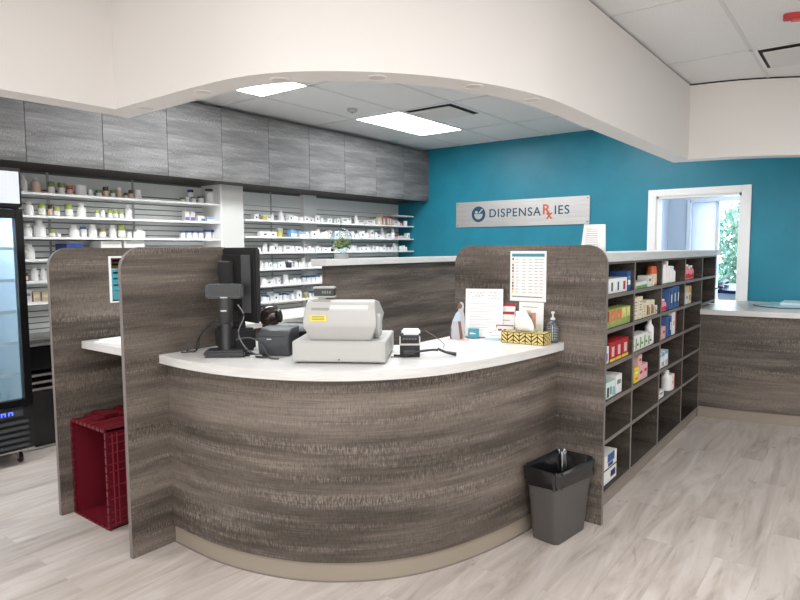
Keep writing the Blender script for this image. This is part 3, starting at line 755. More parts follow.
cub(3,1,[('whiteblack',5.32,.08,.07,.07,'small white and navy carton in the fourth cubby, second row'),
 ('navycarton',5.31,.09,.12,.06,'navy carton behind the small one, fourth cubby, second row',1.36),
 ('whitebox',5.42,.07,.09,.06,'plain white carton before the amber one, second row'),
 ('orangetall',5.52,.09,.145,.07,'cream and amber carton in the fourth cubby, second row')],'second row')
cub(0,2,[('logobox',3.44,.22,.10,.06,'white box with lavender logo, third row left cubby'),
 ('redcarton',3.62,.10,.115,.09,'red carton with yellow base, left of three'),
 ('redcarton',3.73,.10,.115,.09,'red carton with yellow base, middle of three'),
 ('redcarton',3.85,.12,.115,.09,'red carton with yellow base, right of three'),
 ('amberbox',3.46,.26,.125,.13,'brown case behind the logo box, third row',1.375),
 ('whitebox',3.74,.26,.12,.10,'long pale box behind the red cartons, third row',1.385)],'third row')
cub(1,2,[('greenwhite',4.00+.095*i,.088,.10,.07,'white and green carton, %s from left in the second cubby, third row'%ORD[i]) for i in range(4)]
 +[('greenwhite',4.385,.10,.085,.07,'white and green carton beside the tall spray bottle'),
 ('tall',4.47,.06,.185,.06,'tall slim white bottle at right of second cubby, third row'),
 ('tall',4.17,.06,.175,.06,'slim white bottle standing behind green cartons, third row',1.36)],'third row')
cub(2,2,[('pinkcart2',4.64,.09,.085,.06,'pink carton, left of pair in the third cubby, third row'),
 ('pinkcart2',4.74,.09,.09,.06,'pink carton, right of pair in the third cubby, third row'),
 ('navycarton',4.78,.12,.165,.07,'navy carton behind the pink pair',1.34),
 ('bluewave',4.90,.11,.15,.07,'steel blue carton beside the white and red one'),
 ('redside',5.03,.12,.175,.08,'tall white carton with red side, third cubby, third row')],'third row')
cub(0,3,[('tissuebox',3.43,.16,.085,.12,'pale aqua patterned box, nearest the divider panel, fourth row'),
 ('tissuebox',3.60,.15,.095,.12,'pale aqua patterned box, middle of the fourth row'),
 ('whitebox',3.745,.11,.115,.12,'white box at right of the patterned ones, fourth row'),
 ('tissuebox',3.56,.30,.11,.10,'grey-green patterned box behind the others, fourth row',1.38)],'fourth row')
cub(1,3,[('yellowcarton',4.10,.09,.10,.07,'yellow carton in the second cubby, fourth row'),
 ('pinkcart2',4.20,.09,.095,.07,'pink carton beneath the stacked one, fourth row'),
 ('pinkcart2',4.30,.09,.10,.07,'pink carton at right of the group, fourth row'),
 ('pinkcart2',4.19,.075,.075,.06,'small pink carton on top of another, fourth row',FY+.055,.096)],'fourth row')
cub(2,3,[('bluetop',4.64,.085,.10,.07,'white carton with blue top, left of three'),
 ('bluetop',4.74,.085,.105,.07,'white carton with blue top, middle of three'),
 ('bluetop',4.84,.085,.115,.07,'white carton with blue top, right of three'),
 ('pinkcart2',4.90,.07,.12,.07,'pink carton behind the blue-topped ones',1.34)],'fourth row')
cub(2,4,[('whitebox',4.72,.14,.055,.06,'low white box lying in the third cubby, fifth row'),
 ('jug',4.99,.075,.16,.075,'white bottle before the red carton, fifth row',),
 ('redside',5.06,.10,.12,.08,'white carton with red side, fifth row')],'fifth row')
for k in range(3):
    place('glovebox', 3.39, FY+.10, HZ[0]+.078*k, .20, .15, .074, 'white glove box in left stack, %s from bottom'%ORD[k], 'glove boxes in the bottom left cubby')
for k in range(3):
    if k < 2: place('gloveblue' if k == 1 else 'glovebox', 3.635, FY+.10, HZ[0]+.092*k, .24, .15, .089, 'white glove box in right stack, %s' % ('topmost with blue print' if k else 'bottom one'), 'glove boxes in the bottom left cubby')
# sheet on cubby countertop
o = thing('display_sheet', 'curled white paper sheet standing on the cubby countertop', 'paper', (3.62,1.31,TZ+.05), radians(-50))
sh = MB(); n = 10
def cur(i, z): 
    t = i/n; return (-.068+.136*t-.02*(1-z/.17)*(1 if t < .5 else -.2), .03*sin(pi*t)+.02*t, z)
vs = [[sh.bm.verts.new(cur(i, z)) for i in range(n+1)] for z in (0,.05,.1,.15,.168)]
fs = [sh.bm.faces.new((vs[a][i],vs[a][i+1],vs[a+1][i+1],vs[a+1][i])) for a in range(4) for i in range(n)]
sh._fin(fs, PAPER, True)
so_ = sh.build('sheet', o); md = so_.modifiers.new('thick','SOLIDIFY'); md.thickness = .001
ln = MB()
for k in range(9):
    z = .035+.013*k
    for i in range(2, 7): 
        a = cur(i, z); b_ = cur(i+1, z); 
        v = [ln.bm.verts.new(q) for q in ((a[0],a[1]-.0016,z),(b_[0],b_[1]-.0016,z),(b_[0],b_[1]-.0016,z+.002),(a[0],a[1]-.0016,z+.002))]
        ln._fin([ln.bm.faces.new(v)], INK)
ln.build('printed_lines', o)

# ---------------------------------------------------------------- bin
def frustum_bin():
    o = thing('waste_bin', 'grey plastic waste bin with black liner beside the round counter', 'waste bin', (3.0,1.248,0), radians(-8))
    def ring(w, d, z, r, n=6, dx=0):
        return [(p[0]+dx, p[1], z) for p in rrect(-w/2,-d/2,w/2,d/2,r,n=n)]
    def loft(mb, rings, m, smooth=True, capb=False):
        V = [[mb.bm.verts.new(p) for p in r] for r in rings]; n = len(V[0])
        for a in range(len(V)-1): mb._fin([mb.bm.faces.new((V[a][i],V[a][(i+1)%n],V[a+1][(i+1)%n],V[a+1][i])) for i in range(n)], m, smooth)
        if capb: mb._fin([mb.bm.faces.new(V[0][::-1])], m)
    mb = MB()
    B = mat('grey_bin_plastic', (79,76,73), .5)
    loft(mb, [ring(.285,.15,0,.03),ring(.29,.155,.004,.032),ring(.36,.205,.375,.04),ring(.352,.197,.375,.038),ring(.28,.14,.01,.03)], B, True, True)
    mb.build('body', o)
    lb = MB(); rr = []
    rnd = random.Random(3)
    def jag(w, d, z, amp, r=.04):
        return [(p[0]*(1+rnd.uniform(-amp,amp)), p[1]*(1+rnd.uniform(-amp,amp)), z+rnd.uniform(-amp,amp)*.25) for p in rrect(-w/2,-d/2,w/2,d/2,r,n=9)]
    loft(lb, [jag(.372,.218,.305,.045),jag(.372,.218,.34,.03),jag(.380,.224,.380,.025),jag(.364,.208,.390,.02),jag(.335,.185,.37,.03),jag(.31,.16,.25,.035),jag(.26,.12,.12,.04),jag(.05,.03,.03,.03,.01)], BAG)
    lb.build('bin_liner', o)
frustum_bin()

# ---------------------------------------------------------------- crate
o = thing('plastic_crate', 'dark red plastic crate standing on end between left divider panels', 'crate', (1.585,3.17,0))
W_, D_, H_ = .385, .34, .545   # W along Y, D along X, H up
cb = MB(); th = .012
cb.box((0,0,0),(D_,th,H_), CRATE,.003).box((0,W_-th,0),(D_,W_,H_), CRATE,.003).box((0,0,0),(D_,W_,th), CRATE,.003).box((0,0,H_-th),(D_,W_,H_), CRATE,.003).box((D_-th,0,0),(D_,W_,H_), CRATE,.003)
cb.build('shell', o)
rb_ = MB()
LRED = mat('light_red_plastic', (138,40,54), .45)
for z in (.03,.06,.1,.17,.24,.32,.36,.42,.47,.51): rb_.box((.005,-.009,z-.0022),(D_-.02,.001,z+.0022), LRED)
for x in (.03,.055,.10,.20,.29): rb_.box((x-.0022,-.009,.02),(x+.0022,.001,H_-.02), LRED)
for y in (.08,.19,.30): rb_.box((.01,y-.0022,H_-.001),(D_-.02,y+.0022,H_+.007), LRED)
rb_.build('ribs', o)
rm = MB()
y = 0
for z in [i*.045 for i in range(12)]:
    rm.box((-.008,-.008,z+.002),(.008,.012,z+.040), CRATE, .002)
    rm.box((-.008,W_-.012,z+.002),(.008,W_+.006,z+.040), CRATE, .002)
for i in range(8):
    rm.box((-.008,.012+.046*i,0),(.008,.05+.046*i,.012), CRATE, .002)
    rm.box((-.008,.012+.046*i,H_-.012),(.008,.05+.046*i,H_+.008), CRATE, .002)
rm.build('rim', o)
hd = MB()
for i in range(5): hd.box((.06+.045*i,W_*.55+.012*((i*7)%3),H_-.001),(.106+.045*i,W_-.01,H_+.016+.006*((i*5)%3)), CRATE, .004)
hd.build('folded_lid_flap', o)

# ---------------------------------------------------------------- fridge
o = thing('glass_door_fridge', 'black upright glass-door fridge with lit header at left edge', 'fridge', (1.12,4.68,0))
FW, FD = .70, .68; Z0 = .10
CAB = mat('fridge_liner', (226,232,236), .5)
b = MB()
b.box((0,.03,Z0+.3),(.03,FD,2.05), BLACK).box((FW-.03,.03,Z0+.3),(FW,FD,2.05), BLACK).box((.03,FD-.03,Z0+.3),(FW-.03,FD,2.05), CAB).box((.03,.03,1.78),(FW-.03,FD-.03,2.05), BLACK).box((0,.0,Z0),(FW,FD,Z0+.30), BLACK)
b.box((.03,.05,Z0+.3),(FW-.03,FD-.03,Z0+.315), CAB).box((.03,.05,Z0+.3),(.038,FD-.03,1.78), CAB).box((FW-.038,.05,Z0+.3),(FW-.03,FD-.03,1.78), CAB)
b.build('cabinet', o)
b = MB()
b.box((0,-.03,1.79),(FW,.03,2.055), BLACKG, .008)
b.build('header', o)
MB().box((.015,-.034,1.815),(FW-.015,-.028,2.03), mat('lit_header_panel', (196,200,212), .5, emit=.3), .002).build('light_panel', o)
b = MB()
for a, c in (((0,-.03,.415),(.05,.03,1.775)), ((FW-.05,-.03,.415),(FW,.03,1.775)), ((.05,-.03,.415),(FW-.05,.03,.465)), ((.05,-.03,1.715),(FW-.05,.03,1.775))): b.box(a, c, BLACKG, .004)
dr = b.build('door', o)
MB().box((.05,-.004,.465),(FW-.05,.004,1.715), GLASS).build('glass', dr)
b = MB().tube([(.03,-.05,.8),(.03,-.06,.85),(.03,-.06,1.4),(.03,-.05,1.45)], .01, CHROME); b.build('door_handle', dr)
for z in (.62,.84,1.06,1.28,1.50):
    b = MB()
    b.box((.045,.055,z),(FW-.045,.065,z+.02), CAB)
    for i in range(13): b.box((.06+.045*i,.06,z+.004),(.064+.045*i,FD-.04,z+.008), CAB)
    b.build('wire_shelf', o)
b = MB().box((FW-.036,.06,.48),(FW-.031,.075,1.72), mat('fridge_strip_light', (205,228,255), .5, emit=260)); b.build('strip_light', o)
b = MB().box((.2,.07,1.765),(FW-.2,.10,1.775), mat('fridge_strip_light', (205,228,255), .5, emit=260)); b.build('strip_light', o)
b = MB().box((.03,-.012,.345),(FW-.06,.0,.395), DGREY, .003); cp = b.build('control_panel', o)
m = MB()
BL = mat('blue_led', (70,100,255), .5, emit=3)
for x0 in (.50,.545):
    m.box((x0,-.014,.36),(x0+.006,-.0115,.384), BL).box((x0+.022,-.014,.36),(x0+.028,-.0115,.384), BL).box((x0,-.014,.378),(x0+.028,-.0115,.384), BL)
m.build('led_digits', cp)
for k in range(5): MB().box((.03,-.022,.125+.042*k),(FW-.03,-.001,.150+.042*k), DGREY, .006).build('grille_slat', o)
MB().box((0,-.024,Z0),(FW,-.001,Z0+.012), CHROME).build('bottom_trim', o)
for x in (.07,FW-.07):
    for y in (.06,FD-.06):
        c = MB().lathe([(.032,-.012),(.038,-.008),(.038,.008),(.032,.012)], BLACK, 20, M=Matrix.Translation((x,y,.038)) @ Matrix.Rotation(pi/2,4,'Y'))
        c.box((x-.018,y-.012,.04),(x-.013,y+.012,Z0), CHROME).box((x+.013,y-.012,.04),(x+.018,y+.012,Z0), CHROME)
        c.lathe([(.012,-.019),(.012,.019)], CHROME, 10, M=Matrix.Translation((x,y,.038)) @ Matrix.Rotation(pi/2,4,'Y'))
        c.build('caster', o)
# few vaccine boxes inside the fridge
for i, (z, x, w, h, k) in enumerate(((.64,.50,.09,.05,'whitebox'),(.64,.40,.08,.06,'bluebox'),(.415,.5,.12,.09,'bluebox'))):
    place(k, 1.12+x, 4.68+.2, z+.01 if z > .5 else .416, w, .1, h, ['plain white box on the lowest fridge shelf','white and blue box on the lowest fridge shelf','white and blue box on the fridge floor'][i], 'boxes inside the fridge')
# black trolley beside the fridge
o = thing('drawer_cabinet', 'black glossy cabinet with metal trays beside the fridge', 'cabinet', (1.84,4.93,0))
MB().box((0,0,.03),(.42,.42,.44), BLACKG, .004).build('lower_box', o)
MB().box((.0,0,.60),(.42,.42,.78), BLACKG, .004).build('upper_box', o)
MB().box((.0,.39,.44),(.42,.42,.60), BLACK).build('back_panel', o)
MB().box((-.002,-.006,.008),(.42,.0,.022), CHROME).build('bottom_rail', o)
MB().box((.02,.02,0),(.40,.40,.03), BLACK).build('plinth', o)
for z in (.45,.50,.555,.785,.83):
    t_ = MB().box((.005,-.01,z),(.415,.38,z+.006), CHROME, .001); t_.box((.005,-.014,z),(.415,-.01,z+.018), CHROME, .001); t_.build('metal_tray', o)
for z in (.446,.496,.55,.784): pass
sd = MB().box((0,.1,.44),(.006,.38,.60), BLACK).box((.414,.1,.44),(.42,.38,.60), BLACK).box((0,.1,.78),(.006,.38,.86), BLACK).box((.414,.1,.78),(.42,.38,.86), BLACK); sd.build('side_rail', o)
MB().box((.28,-.004,.68),(.30,-.0005,.70), WHITE).build('badge', o)

# ---------------------------------------------------------------- cash register
RZ = radians(-57.5)
CT = .98
o = thing('cash_box', 'pale beige cash box under the register on white worktop', 'cash box', (1.902,2.072,CT), RZ)
MB().box((0,0,.008),(.424,.40,.102), BEIGE, .004).build('housing', o)
MB().box((.012,-.0035,.014),(.412,.001,.096), BEIGE, .0015).build('drawer_front', o)
MB().lathe([(.004,0),(.004,.003)], MGREY, 10, M=Matrix.Translation((.215,-.0035,.02)) @ Matrix.Rotation(pi/2,4,'X')).build('lock', o)
for x in (.03,.39):
    for y in (.03,.37): MB().lathe([(.012,0),(.012,.008)], BLACK, 12, M=Matrix.Translation((x,y,0))).build('foot', o)
o = thing('cash_register', 'pale grey cash register with yellow sticker and customer display', 'cash register', (1.902,2.072,CT+.102), RZ)
x0r, x1r = .045, .385
o.scale = (1,1,1.1)
# side profile in (y,z), lofted along x with narrower base
prof = [(.035,0),(.012,.06),(.012,.078),(.022,.125),(.045,.158),(.075,.168),(.22,.150),(.335,.09),(.345,.03),(.335,0)]
rb2 = MB()
def inset(p, i): # base narrower than waist
    z = p[1]; return .03*(1-min(z,.06)/.06) + (.016*max(0,(z-.1)/.07))
secs = []
for sgn, xe in ((1,x0r),(-1,x1r)):
    secs.append([(xe+sgn*(inset(p,0)), p[0]+.004*(1 if p[0]<.2 else -1), p[1]) for p in prof])
    secs.append([(xe+sgn*(inset(p,0)+.014), p[0], p[1]) for p in prof])
order = [secs[0],secs[1],secs[3],secs[2]]
V = [[rb2.bm.verts.new(p) for p in s] for s in order]; n = len(prof)
for a in range(3): rb2._fin([rb2.bm.faces.new((V[a][i],V[a][(i+1)%n],V[a+1][(i+1)%n],V[a+1][i])) for i in range(n)], BEIGE)
rb2._fin([rb2.bm.faces.new(V[0]), rb2.bm.faces.new(V[-1][::-1])], BEIGE)
bo = rb2.build('body', o); md = bo.modifiers.new('bevel','BEVEL'); md.width = .006; md.segments = 3; md.angle_limit = radians(20)
for p in bo.data.polygons: p.use_smooth = True
bo.data.set_sharp_from_angle(angle=radians(60))
MB().box((.07,.0145,.058),(.36,.0175,.061), BEIGE2).build('seam', o)
# printer window on upper front
MB().prism([(.052,.1625),(.022,.127),(.024,.125),(.056,.1605)], .085, .165, mat('smoky_window',(150,150,148),.15), 'x').build('receipt_window', o)
MB().prism([(.056,.1665),(.022,.131),(.024,.125),(.06,.164)], .17, .345, mat('light_cover',(206,205,202),.4), 'x').build('printer_cover', o)
st = MB().prism(rrect(.08,.082,.158,.108,.005), .0095, .0185, mat('pale_yellow_sticker',(222,208,96),.5), 'y'); st.build('yellow_sticker', o)
sl = MB()
for z in (.0885,.0945,.1005): sl.box((.09,.0087,z),(.148,.0096,z+.0022), mat('sticker_print',(120,110,50),.6))
sl.build('sticker_print', o)
MB().lathe([(.048,.0),(.05,.004),(.05,.022),(.04,.03)], BEIGE, 24, M=Matrix.Translation((.362,.13,.055)) @ Matrix.Rotation(pi/2,4,'Y')).build('paper_knob', o)
pl = MB().box((.105,.09,.145),(.135,.11,.182), BEIGE2, .004); pl.build('display_post', o)
dp = MB().box((.085,.08,.178),(.18,.122,.216), BLACKG, .004).build('customer_display', o)
MB().box((.082,.0785,.213),(.183,.1235,.220), BEIGE, .002).box((.082,.0785,.175),(.183,.1235,.181), BEIGE, .002).build('display_trim', dp)
dg_ = MB()
for i in range(4): dg_.box((.125+.011*i,.0785,.192),(.131+.011*i,.0805,.203), mat('grey_green_digits',(110,130,122),.5))
dg_.build('digits', dp)
# ---------------------------------------------------------------- pole display
CH0 = mat('charcoal_plastic',(44,44,46),.4)
o = thing('pole_display', 'black customer pole display with square base on the white worktop', 'customer display', (1.846,2.476,CT), radians(-50))
MB().box((-.098,-.055,.002),(.098,.055,.034), CH0, .008).box((-.095,-.045,0),(.095,.045,.004), BLACK).build('base', o)
MB().lathe([(.027,.02),(.025,.03),(.024,.16),(.033,.17),(.038,.245),(.036,.285)], mat('charcoal_plastic',(44,44,46),.4), 24).build('pole', o)
hd = MB().box((-.088,-.030,.283),(.088,.016,.352), DGREY, .008).build('display_head', o)
MB().box((-.072,-.0325,.297),(.072,-.0295,.341), BLACKG, .001).build('screen', hd)
MB().box((-.016,-.034,.286),(.018,-.0305,.2915), mat('pale_mark',(190,190,190),.5)).build('badge', hd)
MB().box((-.014,-.0405,.222),(.014,-.036,.229), mat('pale_mark',(190,190,190),.5), M=None).build('badge', o)
# ---------------------------------------------------------------- monitor seen from behind
mz = radians(78)
o = thing('touchscreen_monitor', 'black monitor seen from behind beside the left divider panel', 'monitor', (2.03,2.59,CT), mz)
# local x along width (towards +Y), local +y = back side facing -X
CH = mat('charcoal_plastic',(44,44,46),.4)
sc = MB().box((-.18,-.02,.150),(.18,.014,.527), BLACK, .008); sc.build('casing', o)
MB().box((-.168,-.0225,.165),(.168,-.0195,.512), BLACKG).build('screen', o)
bk = MB().prism([(-.14,.012),(.14,.012),(.11,.05),(-.11,.05)], .20, .49, BLACK); bk.build('rear_bulge', o)
MB().box((-.03,.049,.30),(.11,.075,.46), CH, .006).build('bracket_plate', o)
MB().box((-.02,.072,.452),(.10,.078,.458), MGREY).build('bracket_rim', o)
MB().box((-.04,-.005,.06),(.04,.035,.22), CH, .008).build('stand_neck', o)
MB().box((-.075,-.045,.0),(.15,.085,.115), CH, .012).build('stand_base', o)
# ---------------------------------------------------------------- receipt printer
o = thing('receipt_printer', 'dark grey receipt printer between pole display and cash drawer', 'printer', (2.035,2.315,CT), radians(-62))
pr_ = [(.09,0),(-.06,0),(-.068,.03),(-.075,.065),(-.075,.10),(-.055,.124),(-.02,.134),(.09,.134)]
MB().prism(pr_, -.078, .078, DGREY, 'x').build('body', o).modifiers.new('b','BEVEL').width = .004
MB().box((-.062,-.0785,.098),(.062,-.074,.101), BLACK).build('paper_slot', o)
MB().box((.0765,-.05,.01),(.0795,.085,.12), mat('charcoal_plastic',(44,44,46),.4), .001).build('side_cover', o)
MB().box((-.03,-.0775,.082),(-.008,-.0745,.087), mat('pale_mark',(190,190,190),.5)).build('badge', o)
# second black box behind it
o = thing('label_printer', 'low black machine behind the receipt printer', 'printer', (2.295,2.414,CT), radians(-56))
MB().prism([(.12,0),(-.10,0),(-.10,.09),(-.04,.125),(.12,.115)], -.10, .10, BLACK, 'x').build('body', o)
MB().box((-.085,-.03,.122),(.085,.10,.128), MGREY, .002, M=Matrix.Rotation(radians(-3.5),4,'X')).build('lid', o)
# ---------------------------------------------------------------- scanner on stand
o = thing('barcode_scanner', 'glossy dark brown round-headed scanner behind the receipt printer', 'scanner', (2.14,2.505,CT), radians(-56))
MB().lathe([(.05,0),(.052,.01),(.03,.03),(.022,.10)], BLACK, 24).build('stand', o)
hd = MB().lathe([(.001,-.045),(.03,-.042),(.052,-.025),(.058,0),(.054,.03),(.04,.055),(.001,.062)], BROWNB, 28, M=Matrix.Translation((.0,0,.165)) @ Matrix.Rotation(radians(80),4,'Y') @ Matrix.Rotation(radians(10),4,'X'))
hd.lathe([(.034,0),(.036,.03),(.036,.085)], BROWNB, 20, M=Matrix.Translation((.0,0,.06)))
hd.build('head', o)
MB().lathe([(.036,0),(.038,.01),(.03,.018)], BLACKG, 24, M=Matrix.Translation((.05,-.012,.17)) @ Matrix.Rotation(radians(80),4,'Y')).build('scan_window', o)
# cables
def cable(pts, r, m, lab):
    tag(MB().tube(smooth_path3(pts), r, m, 8).build('cable'), lab, 'cable')
def smooth_path3(pts, k=6):
    P = [Vector(p) for p in pts]; out = []
    for i in range(len(P)-1):
        p0 = P[max(i-1,0)]; p1 = P[i]; p2 = P[i+1]; p3 = P[min(i+2,len(P)-1)]
        for j in range(k):
            t = j/k; out.append(.5*((2*p1)+(p2-p0)*t+(2*p0-5*p1+4*p2-p3)*t*t+(3*p1-p0-3*p2+p3)*t**3))
    out.append(P[-1]); return out
cable([(1.765,2.735,.985),(1.82,2.70,.984),(1.83,2.68,1.05),(1.86,2.62,1.125),(1.90,2.57,1.145),(1.94,2.50,1.13)], .0035, BLACK, 'black cable looping up left of the pole display')
cable([(1.80,2.745,.985),(1.85,2.72,.99),(1.86,2.70,1.07),(1.90,2.64,1.12),(1.96,2.58,1.13)], .003, BLACK, 'thin black cable beside the left divider panel')
cable([(1.86,2.40,1.235),(1.875,2.375,1.18),(1.86,2.40,1.10),(1.88,2.38,1.03),(1.93,2.37,.99),(1.97,2.36,.985)], .0035, MGREY, 'grey cable hanging behind the pole display')
cable([(1.90,2.40,.985),(1.95,2.33,.985),(1.92,2.27,.985),(1.90,2.33,.986),(1.945,2.40,.986),(1.93,2.44,.986)], .005, BLACK, 'tangled black cable between pole display and printer')
cable([(1.875,2.44,1.06),(1.915,2.385,1.07),(1.935,2.325,1.045),(1.93,2.28,1.0),(1.915,2.235,.986),(1.93,2.195,.985)], .004, DGREY, 'dark cable arching beside the receipt printer')
o = thing('adapter_box', 'small pale plug box on worktop by pole display', 'adapter', (1.905,2.33,CT), radians(-40))
MB().box((-.03,-.012,0),(.03,.012,.012), BEIGE, .003).build('body', o)
MB().tube([(.03,0,.006),(.05,.004,.005)], .003, BLACK).build('lead', o)

# ---------------------------------------------------------------- payment terminal
o = thing('payment_terminal', 'black card terminal with white top right of the register', 'card terminal', (2.385,1.765,CT), radians(-54))
MB().prism([(-.05,0),(.045,0),(.045,.06),(.03,.105),(-.02,.112),(-.035,.08),(-.055,.05)], -.048, .048, BLACK, 'x').build('body', o)
MB().box((-.040,-.036,.104),(.050,.03,.130), WHITE, .008).build('white_top', o)
MB().box((-.046,-.0365,.100),(-.030,-.02,.114), DGREY, .002).build('latch', o)
fr_ = MB().box((-.050,-.052,.062),(-.044,-.046,.100), CHROME).box((.044,-.052,.062),(.050,-.046,.100), CHROME).box((-.050,-.056,.058),(.050,-.050,.066), CHROME)
fr_.build('metal_bracket', o)
kp = MB()
for i in range(5): kp.box((-.034+.014*i,-.0475,.083),(-.024+.014*i,-.040,.089), MGREY)
kp.build('keys', o)
MB().box((-.03,-.058,.012),(.03,-.048,.034), DGREY, .003).build('front_label', o)
cable([(2.305,1.80,.987),(2.32,1.745,.99),(2.355,1.70,1.008),(2.40,1.655,1.015),(2.435,1.635,1.012)], .006, BLACK, 'thick black lead in front of the card terminal')
cable([(2.425,1.70,1.10),(2.46,1.665,1.07),(2.485,1.635,1.035),(2.475,1.63,1.02)], .0018, MGREY, 'thin coiled lead hanging from the card terminal')
o = thing('scanner_pen', 'black stylus lying on the worktop beside the card terminal', 'stylus', (2.475,1.615,CT), radians(-70))
MB().tube([(-.035,0,.03),(0,0,.018),(.05,0,.010)], [.006,.007,.010], BLACK).build('barrel', o)
MB().tube([(-.035,0,.03),(-.042,0,.034)], [.008,.006], DGREY).build('tip', o)
o = thing('paper_slip', 'small white slip with grey edge beside the cash drawer', 'paper slip', (2.345,1.79,CT), radians(-52))
MB().box((-.05,-.04,0),(.02,.05,.004), PAPER).box((-.05,-.044,0),(.02,-.04,.006), MGREY).build('slip', o)

# ---------------------------------------------------------------- leaflets corner
def sheet(mb, w, h, marks, M, base=PAPER, t=.0015):
    # plane: local x width, z up, front faces -y
    mb.box((-w/2,0,0),(w/2,t,h), base, M=M)
    for x0,z0,x1,z1,mm in marks: mb.box((-w/2+x0*w,-.0006,z0*h),(-w/2+x1*w,.0002,z1*h), mm, M=M)
L = Matrix.Identity(4)
rr = random.Random(5)
# document in acrylic stand
o = thing('document_stand', 'white printed letter sheet in clear stand on the worktop', 'document stand', (3.10,1.765,CT), radians(-66))
mk = []
for k in range(5):
    x = .1
    while x < .85:
        w_ = rr.uniform(.03,.10); 
        if rr.random() < .6: mk.append((x,.80+.03*k,min(x+w_,.9),.808+.03*k, LAV if rr.random() < .4 else INK))
        x += w_+.03
for k in range(11): mk.append((.12,.14+.055*k,rr.uniform(.6,.88),.1445+.055*k, mat('faint_print',(124,124,132),.7)))
mb = MB(); T = Matrix.Rotation(radians(-8),4,'X') @ Matrix.Translation((0,0,.006)); sheet(mb,.216,.279,mk,T); mb.build('sheet', o)
mb = MB(); mb.box((-.11,.004,.004),(.11,.006,.285), ACRYL, M=Matrix.Rotation(radians(-8),4,'X')).box((-.11,-.004,0),(.11,.08,.004), ACRYL); mb.build('clear_holder', o)
# calendar sheet on the panel
o = thing('price_chart', 'laminated chart with teal header and coloured column on divider panel', 'chart', (3.2125,1.545,1.195), radians(-90))
mk = [(.05,.89,.95,.95,TEALP)]
cols = [(.03,.07,.12)]
CL = [YELLOW,ORANGE,BROWN,mat('maroon_print',(96,40,50),.6),YELLOW,LAV,PINK,mat('maroon_print',(96,40,50),.6),BROWN,RED,CREAM,mat('maroon_print',(96,40,50),.6)]
for k in range(12):
    z = .16+.06*k
    mk.append((.06,z,.10,z+.045,CL[k]))
    for x in (.15,.34,.52,.68,.82): mk.append((x,z+.015,x+rr.uniform(.06,.12),z+.023, INK if k%3 else mat('soft_red_print',(190,110,110),.6)))
mk.append((.06,.08,.9,.10,INK))
mb = MB(); sheet(mb,.222,.285,mk,L); mb.build('sheet', o)
# brochure with hands below the chart
o = thing('brochure', 'white brochure with photo of hands below the teal-headed chart', 'brochure', (3.192,1.515,CT), radians(-90))
mk = [(.15,.86,.75,.875,INK),(.1,.2,.95,.42,CREAM),(.25,.42,.55,.66,mat('skin_print',(196,150,132),.6)),(.4,.30,.7,.55,mat('skin_print2',(186,136,118),.6)),(.35,.55,.7,.72,mat('skin_print',(196,150,132),.6)),(.3,.62,.5,.78,PEACH)]
mb = MB(); T = Matrix.Rotation(radians(-2),4,'X') @ Matrix.Translation((0,0,.003)); sheet(mb,.15,.21,mk,T); mb.build('cover', o)
mb = MB().box((-.078,-.012,0),(.078,-.010,.05), ACRYL).box((-.078,-.012,0),(.078,.004,.003), ACRYL); mb.build('clear_holder', o)
# brochure rack red
o = thing('leaflet_rack', 'clear rack of red and white heart leaflets beside the tissue box', 'leaflet rack', (3.15,1.655,CT), radians(-76))
for i, (y, z, hh, head) in enumerate(((.035,.06,.135,(0,.88,1,1,RED)), (.015,.035,.115,(0,.86,1,1,RED)), (-.005,.0,.075,(0,.92,1,1,RED)))):
    mk = [head, (.12,.5,.24,.62,RED), (.3,.55,.75,.58,INK)]
    if i == 2: mk += [(.0,0,.05,1,RED),(.45,.5,.6,.68,RED)]
    mb = MB(); T = Matrix.Translation((-.0,y,z+.004)) @ Matrix.Rotation(radians(-5),4,'X'); sheet(mb,.10,hh,mk,T)
    # small heart
    hp = [(0,-.012),(.011,0),(.009,.008),(.004,.009),(0,.004),(-.004,.009),(-.009,.008),(-.011,0)]
    mb.prism([(p[0]-.028,p[1]+hh*.58) for p in hp], -.002, -.0005, RED, 'y', M=T)
    mb.build('leaflet', o)
mb = MB().box((-.055,-.012,0),(.055,.06,.003), ACRYL).box((-.055,-.012,0),(.055,-.010,.05), ACRYL).box((-.055,.056,0),(.055,.058,.12), ACRYL); mb.build('clear_rack', o)
# business cards
o = thing('card_holder', 'pale card holder with white cards before the letter sheet', 'card holder', (3.055,1.675,CT), radians(-66))
MB().box((-.048,-.012,0),(.048,.03,.006), mat('pale_aqua_acrylic',(176,204,212),.2), .001).box((-.048,-.014,0),(.048,-.012,.014), mat('pale_aqua_acrylic',(176,204,212),.2)).build('holder', o)
mb = MB(); sheet(mb,.09,.05,[(.2,.7,.4,.78,INK),(.3,.4,.85,.44,INK)], Matrix.Translation((0,-.006,.006)) @ Matrix.Rotation(radians(-14),4,'X'), t=.012); mb.build('business_cards', o)
o = thing('card_stack', 'teal card leaning in a small holder at left of white cards', 'card', (3.045,1.80,CT), radians(-66))
mb = MB(); sheet(mb,.062,.055,[(.15,.4,.7,.5,PAPER),(.15,.56,.5,.6,PAPER)], Matrix.Translation((0,0,.004)) @ Matrix.Rotation(radians(-12),4,'X'), base=TEALP, t=.006); mb.build('cards', o)
MB().box((-.034,-.01,0),(.034,.03,.004), ACRYL).build('clear_base', o)
